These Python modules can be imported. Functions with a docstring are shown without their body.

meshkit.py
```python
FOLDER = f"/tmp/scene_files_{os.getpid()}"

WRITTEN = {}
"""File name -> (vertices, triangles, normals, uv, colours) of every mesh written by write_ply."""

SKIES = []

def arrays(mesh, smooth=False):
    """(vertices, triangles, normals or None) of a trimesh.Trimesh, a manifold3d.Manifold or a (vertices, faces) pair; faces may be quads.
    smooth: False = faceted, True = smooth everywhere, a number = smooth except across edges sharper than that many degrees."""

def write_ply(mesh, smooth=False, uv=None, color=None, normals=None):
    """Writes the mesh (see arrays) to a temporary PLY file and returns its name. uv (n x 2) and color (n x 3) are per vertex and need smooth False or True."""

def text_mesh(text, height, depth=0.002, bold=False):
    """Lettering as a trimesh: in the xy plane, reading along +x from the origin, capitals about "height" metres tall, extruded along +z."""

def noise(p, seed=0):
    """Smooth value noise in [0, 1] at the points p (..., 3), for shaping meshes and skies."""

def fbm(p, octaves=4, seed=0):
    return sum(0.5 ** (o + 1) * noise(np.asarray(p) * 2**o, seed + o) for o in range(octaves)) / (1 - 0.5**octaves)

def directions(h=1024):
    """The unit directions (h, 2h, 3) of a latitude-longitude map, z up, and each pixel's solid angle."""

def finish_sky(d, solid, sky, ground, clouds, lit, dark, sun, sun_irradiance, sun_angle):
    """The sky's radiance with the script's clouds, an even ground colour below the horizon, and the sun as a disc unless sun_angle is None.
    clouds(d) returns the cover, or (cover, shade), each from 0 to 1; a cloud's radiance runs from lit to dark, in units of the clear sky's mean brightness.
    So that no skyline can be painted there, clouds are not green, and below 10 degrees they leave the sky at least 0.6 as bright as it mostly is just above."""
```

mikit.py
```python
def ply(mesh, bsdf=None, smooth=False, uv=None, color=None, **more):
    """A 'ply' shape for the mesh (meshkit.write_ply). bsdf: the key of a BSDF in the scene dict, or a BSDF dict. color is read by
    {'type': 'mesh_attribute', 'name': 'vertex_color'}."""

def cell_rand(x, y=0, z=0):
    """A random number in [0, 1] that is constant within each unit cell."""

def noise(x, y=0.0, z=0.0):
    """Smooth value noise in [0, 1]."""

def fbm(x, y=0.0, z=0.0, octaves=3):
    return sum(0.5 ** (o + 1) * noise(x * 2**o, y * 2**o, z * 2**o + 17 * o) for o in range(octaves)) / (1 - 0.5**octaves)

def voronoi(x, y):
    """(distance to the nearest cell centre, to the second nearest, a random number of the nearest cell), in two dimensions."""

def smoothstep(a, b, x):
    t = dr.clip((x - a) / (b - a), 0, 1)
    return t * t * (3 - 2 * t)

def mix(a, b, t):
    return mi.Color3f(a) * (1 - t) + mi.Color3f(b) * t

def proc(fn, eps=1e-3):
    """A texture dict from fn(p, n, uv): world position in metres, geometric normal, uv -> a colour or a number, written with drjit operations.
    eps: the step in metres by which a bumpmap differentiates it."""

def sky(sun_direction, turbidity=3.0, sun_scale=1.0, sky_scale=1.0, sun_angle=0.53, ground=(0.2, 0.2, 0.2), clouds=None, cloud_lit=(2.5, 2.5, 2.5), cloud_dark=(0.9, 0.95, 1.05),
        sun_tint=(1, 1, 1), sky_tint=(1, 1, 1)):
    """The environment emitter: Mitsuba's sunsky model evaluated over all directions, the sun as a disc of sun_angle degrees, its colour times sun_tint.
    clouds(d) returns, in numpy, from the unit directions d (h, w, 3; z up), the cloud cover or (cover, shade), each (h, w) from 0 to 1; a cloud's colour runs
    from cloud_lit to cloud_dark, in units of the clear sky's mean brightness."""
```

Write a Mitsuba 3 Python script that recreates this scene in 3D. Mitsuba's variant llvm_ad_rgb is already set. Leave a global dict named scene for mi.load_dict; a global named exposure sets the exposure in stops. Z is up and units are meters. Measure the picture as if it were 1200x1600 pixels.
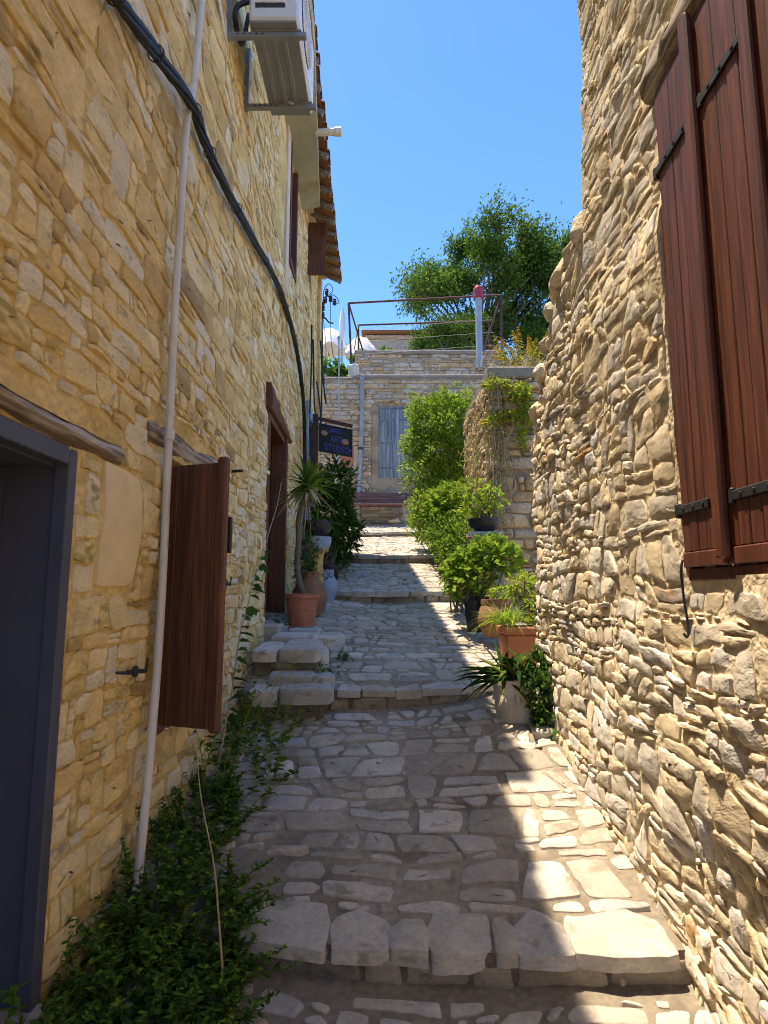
import math, numpy as np, trimesh, mitsuba as mi, drjit as dr, mikit, meshkit
from mikit import noise, fbm, smoothstep, mix
from scipy.spatial import Voronoi
from shapely.geometry import Polygon, box as sbox
from shapely import affinity

# ---------------------------------------------------------------- camera, sky, exposure
H_CAM = 1.55
TILT = math.atan(0.1315)
T4 = mi.ScalarTransform4f
scene, labels = {}, {}
scene['camera'] = {'type': 'perspective', 'fov': 2 * math.degrees(math.atan(600 / 920)), 'fov_axis': 'x', 'near_clip': 0.05, 'far_clip': 3000.0,
                   'to_world': T4().look_at(origin=[0, 0, H_CAM], target=[0, math.cos(TILT), H_CAM + math.sin(TILT)], up=[0, 0, 1])}
SUN = (-0.225, 0.15, 1.0)
scene['sky'] = mikit.sky(SUN, turbidity=2.3, sun_scale=0.7, sky_scale=1.0, sky_tint=(0.58, 0.80, 1.03))
exposure = 3.25

# ---------------------------------------------------------------- helpers: entries and labels
used = {}
def numbered(k):
    n = used.get(k, 0); used[k] = n + 1
    return k if n == 0 else '%s_%03d' % (k, n)
def thing(name, label, cat, group=None):
    k = numbered(name); labels[k] = {'label': label, 'category': cat}
    if group: labels[k]['group'] = group
    return k
def normals(v, f):
    n = np.zeros_like(v); c = np.cross(v[f[:, 1]] - v[f[:, 0]], v[f[:, 2]] - v[f[:, 0]])
    for k in range(3): np.add.at(n, f[:, k], c)
    l = np.linalg.norm(n, axis=1, keepdims=True)
    return np.where(l > 0, n / np.maximum(l, 1e-12), [0, 0, 1.0])
def put(key, mesh, mat, smooth=35, uv=None, nrm=None):
    v, f, n = meshkit.arrays(mesh, smooth) if nrm is None else (np.asarray(mesh[0], float), np.asarray(mesh[1], int), nrm)
    if uv is not None: uv = np.tile(np.asarray(uv, float), (len(v), 1)) if np.ndim(uv) == 1 else uv
    path = meshkit.write_ply((v, f), False, uv, None, normals=n)
    scene[key] = {'type': 'ply', 'filename': path, 'face_normals': n is None, 'bsdf': {'type': 'ref', 'id': mat}}
    return key
def part(parent, name, mesh, mat, label=None, kind=None, **kw):
    k = numbered(parent + '__' + name)
    put(k, mesh, mat, **kw)
    d = {}
    if label: d['label'] = label
    if kind: d['kind'] = kind
    if d: labels[k] = d
    return k
def single(name, label, cat, mesh, mat, group=None, **kw):
    k = thing(name, label, cat, group); put(k, mesh, mat, **kw); return k
def struct(name, mesh, mat, label=None, kind='structure', **kw):
    k = numbered(name); put(k, mesh, mat, **kw); labels[k] = {'kind': kind}
    if label: labels[k]['label'] = label
    return k

# ---------------------------------------------------------------- helpers: meshes as (vertices, triangles)
def cat(*ms):
    vs, fs, o = [], [], 0
    for v, f in ms:
        vs.append(np.asarray(v, float)); fs.append(np.asarray(f, int) + o); o += len(v)
    return np.vstack(vs), np.vstack(fs)
def move(m, t=(0, 0, 0), rz=0, rx=0, ry=0, sc=1):
    v = np.asarray(m[0], float) * sc
    for a, (i, j) in ((rx, (1, 2)), (ry, (2, 0)), (rz, (0, 1))):
        if a:
            c, s = math.cos(a), math.sin(a); w = v.copy()
            w[:, i] = c * v[:, i] - s * v[:, j]; w[:, j] = s * v[:, i] + c * v[:, j]; v = w
    return v + np.asarray(t, float), m[1]
def bx(x0, x1, y0, y1, z0, z1, b=0.004):
    """a box with chamfered edges"""
    b = min(b, 0.3 * (x1 - x0), 0.3 * (y1 - y0), 0.3 * (z1 - z0))
    P = []
    for sx in (0, 1):
        for sy in (0, 1):
            for sz in (0, 1):
                c = np.array([(x0, x1)[sx], (y0, y1)[sy], (z0, z1)[sz]]); d = np.array([1 - 2 * sx, 1 - 2 * sy, 1 - 2 * sz]) * b
                for k in range(3):
                    q = d.copy(); q[k] = 0; P.append(c + q)
    h = trimesh.convex.convex_hull(np.array(P))
    return np.array(h.vertices), np.array(h.faces)
def beam(p, q, w, h, b=0.003, up=(0, 0, 1)):
    p, q = np.asarray(p, float), np.asarray(q, float); d = q - p; L = np.linalg.norm(d); d /= L
    a = np.cross(d, up); a /= np.linalg.norm(a); u = np.cross(a, d)
    v, f = bx(0, L, -w / 2, w / 2, -h / 2, h / 2, b)
    return p + v[:, :1] * d + v[:, 1:2] * a * -1 + v[:, 2:] * u, f
def tube(pts, r, sides=7, caps=True):
    p = np.asarray(pts, float); t = np.gradient(p, axis=0); t /= np.linalg.norm(t, axis=1, keepdims=True) + 1e-12
    a = np.cross(t[0], (0, 0, 1.0) if abs(t[0][2]) < 0.9 else (1.0, 0, 0)); A = []
    for k in range(len(p)):
        a = a - t[k] * (a @ t[k]); a /= np.linalg.norm(a) + 1e-12; A.append(a)
    A = np.array(A); B = np.cross(t, A); ang = np.arange(sides) * 2 * np.pi / sides
    r = np.broadcast_to(r, (len(p),))
    v = p[:, None] + r[:, None, None] * (np.cos(ang)[None, :, None] * A[:, None] + np.sin(ang)[None, :, None] * B[:, None])
    i, j = np.meshgrid(np.arange(len(p) - 1), np.arange(sides), indexing='ij')
    q = np.stack([i * sides + j, i * sides + (j + 1) % sides, (i + 1) * sides + (j + 1) % sides, (i + 1) * sides + j], -1).reshape(-1, 4)
    f = np.vstack([q[:, [0, 1, 2]], q[:, [0, 2, 3]]]); v = v.reshape(-1, 3)
    if caps:
        n = len(v); v = np.vstack([v, p[0], p[-1]]); j = np.arange(sides); k = (j + 1) % sides; e = (len(p) - 1) * sides
        f = np.vstack([f, np.stack([k, j, np.full(sides, n)], 1), np.stack([e + j, e + k, np.full(sides, n + 1)], 1)])
    return v, f
def spline(pts, n=6):
    p = np.asarray(pts, float); q = np.vstack([2 * p[0] - p[1], p, 2 * p[-1] - p[-2]]); out = []
    for i in range(1, len(q) - 2):
        for t in np.arange(n) / n:
            out.append(0.5 * (2 * q[i] + (q[i + 1] - q[i - 1]) * t + (2 * q[i - 1] - 5 * q[i] + 4 * q[i + 1] - q[i + 2]) * t * t + (3 * q[i] - q[i - 1] - 3 * q[i + 1] + q[i + 2]) * t ** 3))
    return np.array(out + [p[-1]])
def lathe(prof, seg=28, at=(0, 0, 0), wob=0.0):
    pr = np.asarray(prof, float); a = np.arange(seg) * 2 * np.pi / seg
    v = np.stack([pr[:, None, 0] * np.cos(a), pr[:, None, 0] * np.sin(a), np.repeat(pr[:, 1:2], seg, 1)], -1).reshape(-1, 3)
    i, j = np.meshgrid(np.arange(len(pr) - 1), np.arange(seg), indexing='ij')
    q = np.stack([i * seg + j, i * seg + (j + 1) % seg, (i + 1) * seg + (j + 1) % seg, (i + 1) * seg + j], -1).reshape(-1, 4)
    if wob: v += (meshkit.noise(v * 9 + 3)[:, None] - 0.5) * wob * (v * [1, 1, 0] / (np.linalg.norm(v[:, :2], axis=1)[:, None] + 1e-6))
    return v + np.asarray(at, float), np.vstack([q[:, [0, 1, 2]], q[:, [0, 2, 3]]])
def prism(poly2, frame, d0, d1):
    """polygon (convex-ish, n x 2) extruded from d0 to d1; frame maps (a, b, d) to world"""
    g = trimesh.creation.extrude_polygon(Polygon(poly2), d1 - d0, engine='earcut'); v = np.array(g.vertices); v[:, 2] += d0
    return frame(v[:, 0], v[:, 1], v[:, 2]), np.array(g.faces)
def grid_faces(n, m, keep=None, flip=False):
    i, j = np.meshgrid(np.arange(n - 1), np.arange(m - 1), indexing='ij')
    q = np.stack([i * m + j, (i + 1) * m + j, (i + 1) * m + j + 1, i * m + j + 1], -1).reshape(-1, 4)
    if keep is not None: q = q[keep.ravel()]
    if flip: q = q[:, ::-1]
    return np.vstack([q[:, [0, 1, 2]], q[:, [0, 2, 3]]])
def leaves(pos, dirs, L, W, rng, fold=0.18, droop=0.25, lobed=False):
    """many small leaves in one mesh: position, direction, length and width of each"""
    pos, d = np.asarray(pos, float), np.asarray(dirs, float); n = len(pos)
    d = d / (np.linalg.norm(d, axis=1, keepdims=True) + 1e-9)
    up = np.array([0, 0, 1.0]) + rng.normal(0, 0.45, (n, 3)); s = np.cross(d, up); s /= np.linalg.norm(s, axis=1, keepdims=True) + 1e-9
    u = np.cross(s, d); L = np.broadcast_to(L, (n,))[:, None]; W = np.broadcast_to(W, (n,))[:, None]
    if lobed:
        prof = [(0, 0, 0), (.12, .34, .06), (.3, .5, .03), (.42, .24, .03), (.62, .44, -.03), (.7, .18, -.05), (1, 0, -.2), (.7, -.18, -.05), (.62, -.44, -.03), (.42, -.24, .03), (.3, -.5, .03), (.12, -.34, .06), (.5, 0, -.06)]
        fc = [(12, k, k + 1) for k in range(11)] + [(12, 11, 0)]
    else:
        prof = [(0, 0, 0), (.25, .36, .5), (.62, .38, .2), (1, 0, -1), (.62, -.38, .2), (.25, -.36, .5), (.5, 0, 0)]
        prof = [(a, b, c * 0.12) for a, b, c in prof]; fc = [(6, k, (k + 1) % 6) for k in range(6)]
    V = []
    for a, b, c in prof:
        V.append(pos + d * L * a + s * W * b + u * L * (c * (droop / 0.25) + fold * abs(b) * 0.6))
    V = np.stack(V, 1); m = V.shape[1]
    F = (np.asarray(fc)[None] + (np.arange(n) * m)[:, None, None]).reshape(-1, 3)
    return V.reshape(-1, 3), F, m
def foliage(pos, dirs, L, W, rng, tone=(0.3, 0.7), hue=None, **kw):
    v, f, m = leaves(pos, dirs, L, W, rng, **kw)
    n = len(pos); t = rng.uniform(tone[0], tone[1], n); hue = np.zeros(n) if hue is None else hue
    return (v, f), np.repeat(np.stack([t, hue], 1), m, 0), normals(v, f)
def put_leaves(parent, name, parts_, label=None, kind='stuff', mat='leaf'):
    mesh = cat(*[p[0] for p in parts_]); uv = np.vstack([p[1] for p in parts_]); n = np.vstack([p[2] for p in parts_])
    return part(parent, name, mesh, mat, label=label, kind=kind, uv=uv, nrm=n)
def unit(rng, n, zlo=-1, zhi=1):
    z = rng.uniform(zlo, zhi, n); a = rng.uniform(0, 2 * np.pi, n); r = np.sqrt(np.maximum(0, 1 - z * z))
    return np.stack([r * np.cos(a), r * np.sin(a), z], 1)

# ---------------------------------------------------------------- materials
def rgb(*c): return {'type': 'rgb', 'value': list(c)}
def pr_(base, rough=0.8, spec=0.3, **k):
    return {'type': 'principled', 'base_color': base if isinstance(base, dict) else rgb(*base), 'roughness': rough, 'specular': spec, **k}
def mat(name, base, rough=0.8, spec=0.3, bump=None, bscale=1.0, **k):
    b = pr_(base, rough, spec, **k)
    if bump is not None: b = {'type': 'bumpmap', 'arbitrary': bump, 'scale': bscale, 'nested': b}
    scene[name] = {'type': 'twosided', 'nested': b}
def pal(t, *cols):
    c = mi.Color3f(*cols[0]); n = len(cols) - 1
    for k in range(n):
        w = dr.clip(t * n - k, 0, 1); c = c * (1 - w) + mi.Color3f(*cols[k + 1]) * w
    return c
def stone_fn(cols, stain, pale, lichen=None, fscale=1.0):
    def fn(p, n, uv):
        c = pal(uv.x, *cols)
        a = fbm(p.x * 7 + uv.x * 40, p.y * 7, p.z * 9, 3); b = noise(p.x * 70, p.y * 70, p.z * 95); g = fbm(p.x * 23, p.y * 23 + uv.y * 31, p.z * 34, 2)
        c = c * (0.72 + 0.56 * a) * (0.86 + 0.28 * b)
        c = mix(c, mi.Color3f(*pale), smoothstep(0.56, 0.74, g * 0.6 + a * 0.4) * 0.65 * uv.y)
        c = mix(c, mi.Color3f(*stain), smoothstep(0.60, 0.78, noise(p.x * 11 + 9, p.y * 11, p.z * 13) * 0.55 + g * 0.45) * 0.7)
        if lichen is not None:
            c = mix(c, mi.Color3f(*lichen), smoothstep(0.90, 0.96, uv.y) * smoothstep(0.30, 0.72, g) * 0.8)
        return c
    return mikit.proc(fn)
def mortar_fn(c0, c1, dark):
    def fn(p, n, uv):
        a = fbm(p.x * 2.3, p.y * 2.3, p.z * 2.3, 3); b = fbm(p.x * 40, p.y * 40, p.z * 40, 2)
        c = mix(mi.Color3f(*c0), mi.Color3f(*c1), smoothstep(0.35, 0.65, a)) * (0.7 + 0.6 * b)
        return mix(c, mi.Color3f(*dark), smoothstep(0.6, 0.75, fbm(p.x * 6 + 5, p.y * 6, p.z * 6, 2)) * 0.6)
    return mikit.proc(fn)
bump_stone = mikit.proc(lambda p, n, uv: fbm(p.x * 26, p.y * 26, p.z * 38, 3) + 0.35 * noise(p.x * 190, p.y * 190, p.z * 210), eps=2e-3)
bump_sand = mikit.proc(lambda p, n, uv: fbm(p.x * 55, p.y * 55, p.z * 55, 3), eps=2e-3)
mat('left_stone', stone_fn([(.34, .24, .105), (.52, .36, .14), (.61, .44, .175), (.66, .50, .23), (.67, .55, .31), (.60, .53, .39)], (.24, .18, .11), (.61, .56, .46), (.34, .26, .05)), 0.85, 0.2, bump_stone, 0.006)
mat('left_mortar', mortar_fn((.50, .36, .145), (.62, .46, .205), (.41, .285, .115)), 0.95, 0.1, bump_sand, 0.006)
mat('right_stone', stone_fn([(.42, .37, .30), (.52, .43, .29), (.60, .49, .31), (.65, .55, .38), (.54, .50, .44), (.68, .61, .47)], (.26, .225, .17), (.55, .51, .43), (.50, .24, .06)), 0.9, 0.2, bump_stone, 0.006)
mat('right_mortar', mortar_fn((.58, .47, .295), (.67, .56, .385), (.50, .40, .25)), 0.95, 0.1, bump_sand, 0.008)
mat('path_stone', stone_fn([(.27, .235, .18), (.34, .30, .23), (.40, .355, .28), (.46, .41, .325), (.38, .355, .31), (.55, .495, .395)], (.21, .18, .13), (.54, .50, .43)), 0.75, 0.3, bump_stone, 0.004)
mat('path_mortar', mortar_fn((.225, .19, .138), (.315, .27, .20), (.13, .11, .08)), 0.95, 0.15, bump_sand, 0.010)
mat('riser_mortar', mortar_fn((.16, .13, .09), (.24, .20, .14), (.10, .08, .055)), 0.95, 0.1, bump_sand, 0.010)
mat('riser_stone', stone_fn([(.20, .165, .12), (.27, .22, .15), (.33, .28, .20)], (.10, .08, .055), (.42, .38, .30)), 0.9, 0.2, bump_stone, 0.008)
mat('far_stone', stone_fn([(.28, .21, .135), (.43, .31, .165), (.53, .395, .215), (.58, .45, .27), (.42, .36, .28), (.56, .47, .34)], (.17, .145, .12), (.52, .47, .40)), 0.9, 0.2)
mat('far_mortar', mortar_fn((.30, .235, .155), (.40, .32, .215), (.20, .16, .11)), 0.95, 0.1)
def wood_fn(c0, c1, ax, k=1.0):
    def fn(p, n, uv):
        q = [p.x * 60, p.y * 60, p.z * 60]; q[ax] = q[ax] * 0.045
        g = fbm(q[0] * k + uv.x * 50, q[1] * k, q[2] * k + uv.y * 30, 3); b = noise(q[0] * 3.1, q[1] * 3.1, q[2] * 3.1)
        return mix(mi.Color3f(*c0), mi.Color3f(*c1), smoothstep(0.3, 0.72, g)) * (0.8 + 0.35 * b) * (0.78 + 0.44 * uv.x)
    return mikit.proc(fn)
bump_wood = mikit.proc(lambda p, n, uv: fbm(p.x * 90, p.y * 90, p.z * 5, 2), eps=2e-3)
mat('red_wood', wood_fn((.085, .027, .015), (.150, .047, .023), 2), 0.5, 0.4, bump_wood, 0.0012)
mat('brown_wood', wood_fn((.075, .028, .015), (.135, .050, .024), 2), 0.5, 0.4, bump_wood, 0.0012)
mat('old_wood', wood_fn((.15, .11, .075), (.38, .33, .27), 1, 0.8), 0.9, 0.15)
mat('grey_wood', wood_fn((.14, .18, .20), (.27, .32, .35), 2, 0.5), 0.85, 0.2)
mat('bench_wood', wood_fn((.12, .055, .045), (.20, .10, .08), 0, 0.8), 0.55, 0.35)
mat('navy_paint', mikit.proc(lambda p, n, uv: mi.Color3f(.066, .070, .100) * (0.85 + 0.3 * fbm(p.x * 6, p.y * 6, p.z * 3, 3))), 0.45, 0.4, bump_wood, 0.0006)
def flat(name, c, rough=0.6, spec=0.35, amp=0.35, sc=9.0, dirt=None, **k):
    def fn(p, n, uv):
        a = fbm(p.x * sc, p.y * sc, p.z * sc, 3); col = mi.Color3f(*c) * (1 - amp / 2 + amp * a)
        return col if dirt is None else mix(col, mi.Color3f(*dirt), smoothstep(0.5, 0.72, fbm(p.x * sc * .6 + 3, p.y * sc * .6, p.z * sc * .35, 3)) * 0.8)
    mat(name, mikit.proc(fn), rough, spec, **k)
flat('white_pvc', (.62, .58, .50), 0.4, 0.4, 0.15, 5, (.48, .42, .32))
flat('iron', (.020, .019, .020), 0.55, 0.5, 0.5, 40)
flat('black_cable', (.014, .013, .013), 0.5, 0.4, 0.4, 40)
flat('ac_white', (.66, .64, .60), 0.4, 0.4, 0.08, 4)
flat('ac_grey', (.25, .255, .26), 0.4, 0.5, 0.25, 8, metallic=0.4)
flat('zinc', (.33, .34, .35), 0.5, 0.5, 0.3, 6, (.30, .27, .24), metallic=0.3)
flat('rust_brown', (.085, .042, .033), 0.7, 0.3, 0.5, 20)
flat('terracotta', (.42, .165, .085), 0.75, 0.25, 0.3, 10)
flat('clay', (.27, .14, .08), 0.85, 0.2, 0.4, 8, (.24, .14, .08))
flat('white_pot', (.60, .55, .47), 0.6, 0.3, 0.2, 8, (.42, .36, .28))
flat('black_plastic', (.025, .026, .030), 0.4, 0.4, 0.3, 10)
flat('yellow_paint', (.58, .40, .13), 0.7, 0.25, 0.3, 8, (.42, .30, .14))
flat('blue_grey', (.30, .36, .43), 0.7, 0.25, 0.3, 8, (.36, .36, .35))
flat('plaster', (.70, .55, .31), 0.92, 0.1, 0.3, 7, (.62, .55, .45))
flat('green_plaster', (.33, .33, .25), 0.92, 0.1, 0.4, 7, (.27, .22, .12))
flat('tile', (.175, .09, .055), 0.9, 0.15, 0.6, 7, (.15, .095, .06))
flat('soil', (.10, .075, .05), 0.95, 0.1, 0.6, 30)
flat('bark', (.16, .135, .105), 0.95, 0.1, 0.6, 18)
flat('straw', (.42, .34, .20), 0.9, 0.1, 0.5, 30)
flat('red_plastic', (.33, .03, .045), 0.5, 0.4, 0.2, 8)
flat('white_cloth', (.74, .74, .76), 0.8, 0.2, 0.15, 4)
flat('concrete', (.27, .24, .20), 0.95, 0.1, 0.4, 5, (.22, .20, .17))
flat('dark_room', (.03, .025, .02), 0.95, 0.1, 0.3, 3)
flat('roof_fill', (.25, .13, .07), 0.95, 0.1, 0.3, 3)
flat('earth', (.24, .20, .14), 0.95, 0.1, 0.5, 0.5, (.10, .11, .05))
flat('house_plaster', (.52, .43, .33), 0.92, 0.1, 0.25, 2)
flat('petal', (.50, .10, .03), 0.7, 0.2, 0.4, 60)
flat('sign_black', (.022, .024, .028), 0.6, 0.3, 0.5, 30)
flat('sign_blue', (.075, .085, .26), 0.6, 0.3, 0.4, 40)
flat('sign_orange', (.50, .19, .04), 0.6, 0.3, 0.5, 40)
flat('sign_lilac', (.32, .27, .50), 0.6, 0.3, 0.4, 40)
def leaf_fn(p, n, uv):
    c = pal(uv.x, (.022, .048, .015), (.050, .105, .025), (.095, .18, .032), (.23, .36, .04), (.40, .48, .06))
    c = mix(c, mi.Color3f(.42, .32, .03), dr.clip(uv.y * 2, 0, 1)); c = mix(c, mi.Color3f(.40, .13, .02), dr.clip(uv.y * 2 - 1, 0, 1))
    return c * (0.8 + 0.4 * noise(p.x * 60, p.y * 60, p.z * 60))
scene['leaf'] = {'type': 'principledthin', 'base_color': mikit.proc(leaf_fn), 'roughness': 0.5, 'diff_trans': 0.7, 'spec_trans': 0.0, 'eta': 1.4}
def n3(s, z, k, seed=0):
    s, z = np.broadcast_arrays(np.asarray(s, float), np.asarray(z, float)); p = np.zeros(s.shape + (3,)); p[..., 0] = s * k; p[..., 1] = z * k
    return meshkit.noise(p, seed) - 0.5
# ---------------------------------------------------------------- stones: layout of rubble, and one stone
def rubble(s0, s1, z0, z1, w, h, rng, holes=(), region=None, wild=0.35):
    """irregular courses of stones: polygons in wall coordinates"""
    pts, z = [], z0 - h
    while z < z1 + h:
        dz = h * rng.uniform(0.65, 1.45); s = s0 - w * rng.uniform(0, 1.5)
        while s < s1 + w:
            ds = w * (rng.uniform(0.35, 0.8) if rng.random() < 0.4 else rng.uniform(0.8, 1.7))
            pts.append((s + ds / 2 + rng.normal(0, wild * 0.2) * w, z + dz / 2 + rng.normal(0, wild) * dz * 0.5)); s += ds
        z += dz
    k = w / h; p = np.array(pts) * [1, k]
    lo, hi = p.min(0) - 5 * w, p.max(0) + 5 * w
    vor = Voronoi(np.vstack([p, [[lo[0] - 9, lo[1] - 9], [hi[0] + 9, lo[1] - 9], [lo[0] - 9, hi[1] + 9], [hi[0] + 9, hi[1] + 9]]]))
    reg = sbox(s0, z0, s1, z1) if region is None else region
    for q in holes: reg = reg.difference(q)
    out = []
    for i in range(len(p)):
        r = vor.regions[vor.point_region[i]]
        if -1 in r or len(r) < 3: continue
        g = Polygon(vor.vertices[r] / [1, k])
        if not reg.contains(g):
            a0 = g.area; g = g.intersection(reg)
            if g.is_empty or g.area < 0.3 * a0: continue
            if g.geom_type != 'Polygon': g = max(g.geoms, key=lambda x: x.area) if hasattr(g, 'geoms') else None
            if g is None or g.geom_type != 'Polygon': continue
        out.append(g)
    return out
def courses(s0, s1, z0, z1, w, h, rng, holes=(), wave=0.25, split=0.25, region=None, slant=0.3):
    """rough courses of squarish stones, some of them split in two: polygons in wall coordinates"""
    rows, z = [z0 - h * rng.uniform(.2, .8)], z0
    while rows[-1] < z1 + h: rows.append(rows[-1] + h * rng.uniform(.6, 1.5))
    seed = int(rng.integers(1e6)); out = []
    gs = np.linspace(s0 - 3 * w, s1 + 4 * w, 400); B = [rows[i] + wave * h * 2 * n3(gs, i * 7.3 * (w * 3.2) + seed * .37, 1 / (w * 3.2)) + wave * h * .8 * n3(gs, i * 3.1 * w + seed * .71 + 5, 1 / (w * .8)) for i in range(len(rows))]
    def bnd(i, s): return float(np.interp(s, gs, B[i]))
    reg = sbox(s0, z0, s1, z1) if region is None else region
    for q in holes: reg = reg.difference(q)
    for i in range(len(rows) - 1):
        hh = rows[i + 1] - rows[i]; s = s0 - w * rng.uniform(0, 1.2); sk = rng.normal(0, slant) * hh * .5
        while s < s1 + w:
            ds = w * (rng.uniform(.35, .8) if rng.random() < .35 else rng.uniform(.75, 1.65)) * (0.6 + 0.4 * hh / h); e = s + ds; sk2 = rng.normal(0, slant) * hh * .5
            def P(t, u):  # t along, u up
                sb = s + (e - s) * t; sh = (sk * (1 - t) + sk2 * t) * (u - .5)
                return (sb + sh, bnd(i, sb) * (1 - u) + bnd(i + 1, sb) * u)
            r = rng.random()
            if r < split and hh > .6 * h: m = rng.uniform(.35, .65); cells = [(0, 1, 0, m), (0, 1, m, 1)]
            elif r < split * 1.5: m = rng.uniform(.3, .7); u = rng.uniform(.35, .65); cells = [(0, m, 0, 1), (m, 1, 0, u), (m, 1, u, 1)]
            else: cells = [(0, 1, 0, 1)]  # whole
            for ta, tb, ua, ub in cells:
                j = lambda k=.03: rng.normal(0, k)
                tm = (ta + tb) / 2; um = (ua + ub) / 2
                pts = [P(ta + abs(j()), ua + abs(j())), P(tm + j(.1), ua + j(.04)), P(tb - abs(j()), ua + abs(j())), P(tb + j(.03), um + j(.1)), P(tb - abs(j(.07)), ub - abs(j(.07))), P(tm + j(.1), ub + j(.04)), P(ta + abs(j(.07)), ub - abs(j(.07))), P(ta + j(.03), um + j(.1))]
                g = Polygon(pts)
                if not g.is_valid: g = g.buffer(0)
                if g.is_empty or g.geom_type != 'Polygon': continue
                if not reg.contains(g):
                    a0 = g.area; g = g.intersection(reg)
                    if g.is_empty or g.area < .3 * a0: continue
                    if g.geom_type != 'Polygon':
                        gg = [x for x in getattr(g, 'geoms', []) if x.geom_type == 'Polygon']
                        if not gg: continue
                        g = max(gg, key=lambda x: x.area)
                out.append(g)
            s, sk = e, sk2
    return out
def outline(g, joint, rnd, rng, step, rough=0.12):
    """a stone's outline: shrunk by the joint, its corners rounded, its edges a little uneven"""
    a = g.buffer(-joint / 2 - rnd, join_style=2)
    if a.is_empty: return None
    if a.geom_type != 'Polygon': a = max(a.geoms, key=lambda x: x.area)
    a = a.buffer(rnd, quad_segs=2).simplify(0.0025)
    if a.area < 1e-4 or a.geom_type != 'Polygon': return None
    p = np.array(a.exterior.coords)[:-1]; q = []
    for k in range(len(p)):
        e = p[(k + 1) % len(p)] - p[k]; L = np.linalg.norm(e); m = min(4, int(L / step + .35)); q.append(p[k])
        for i in range(1, m + 1): q.append(p[k] + e * (i / (m + 1)) + np.array([-e[1], e[0]]) / (L + 1e-9) * rng.normal(0, rough * .25) * min(L, .12))
    q = np.array(q); d = np.linalg.norm(q - np.roll(q, 1, 0), axis=1); q = q[d > .004]
    if len(q) < 5: return None
    if len(q) > 26: q = q[np.sort(rng.choice(len(q), 26, replace=False))]
    x, y = q.T
    if np.sum(x * np.roll(y, -1) - np.roll(x, -1) * y) < 0: q = q[::-1]
    return q
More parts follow.
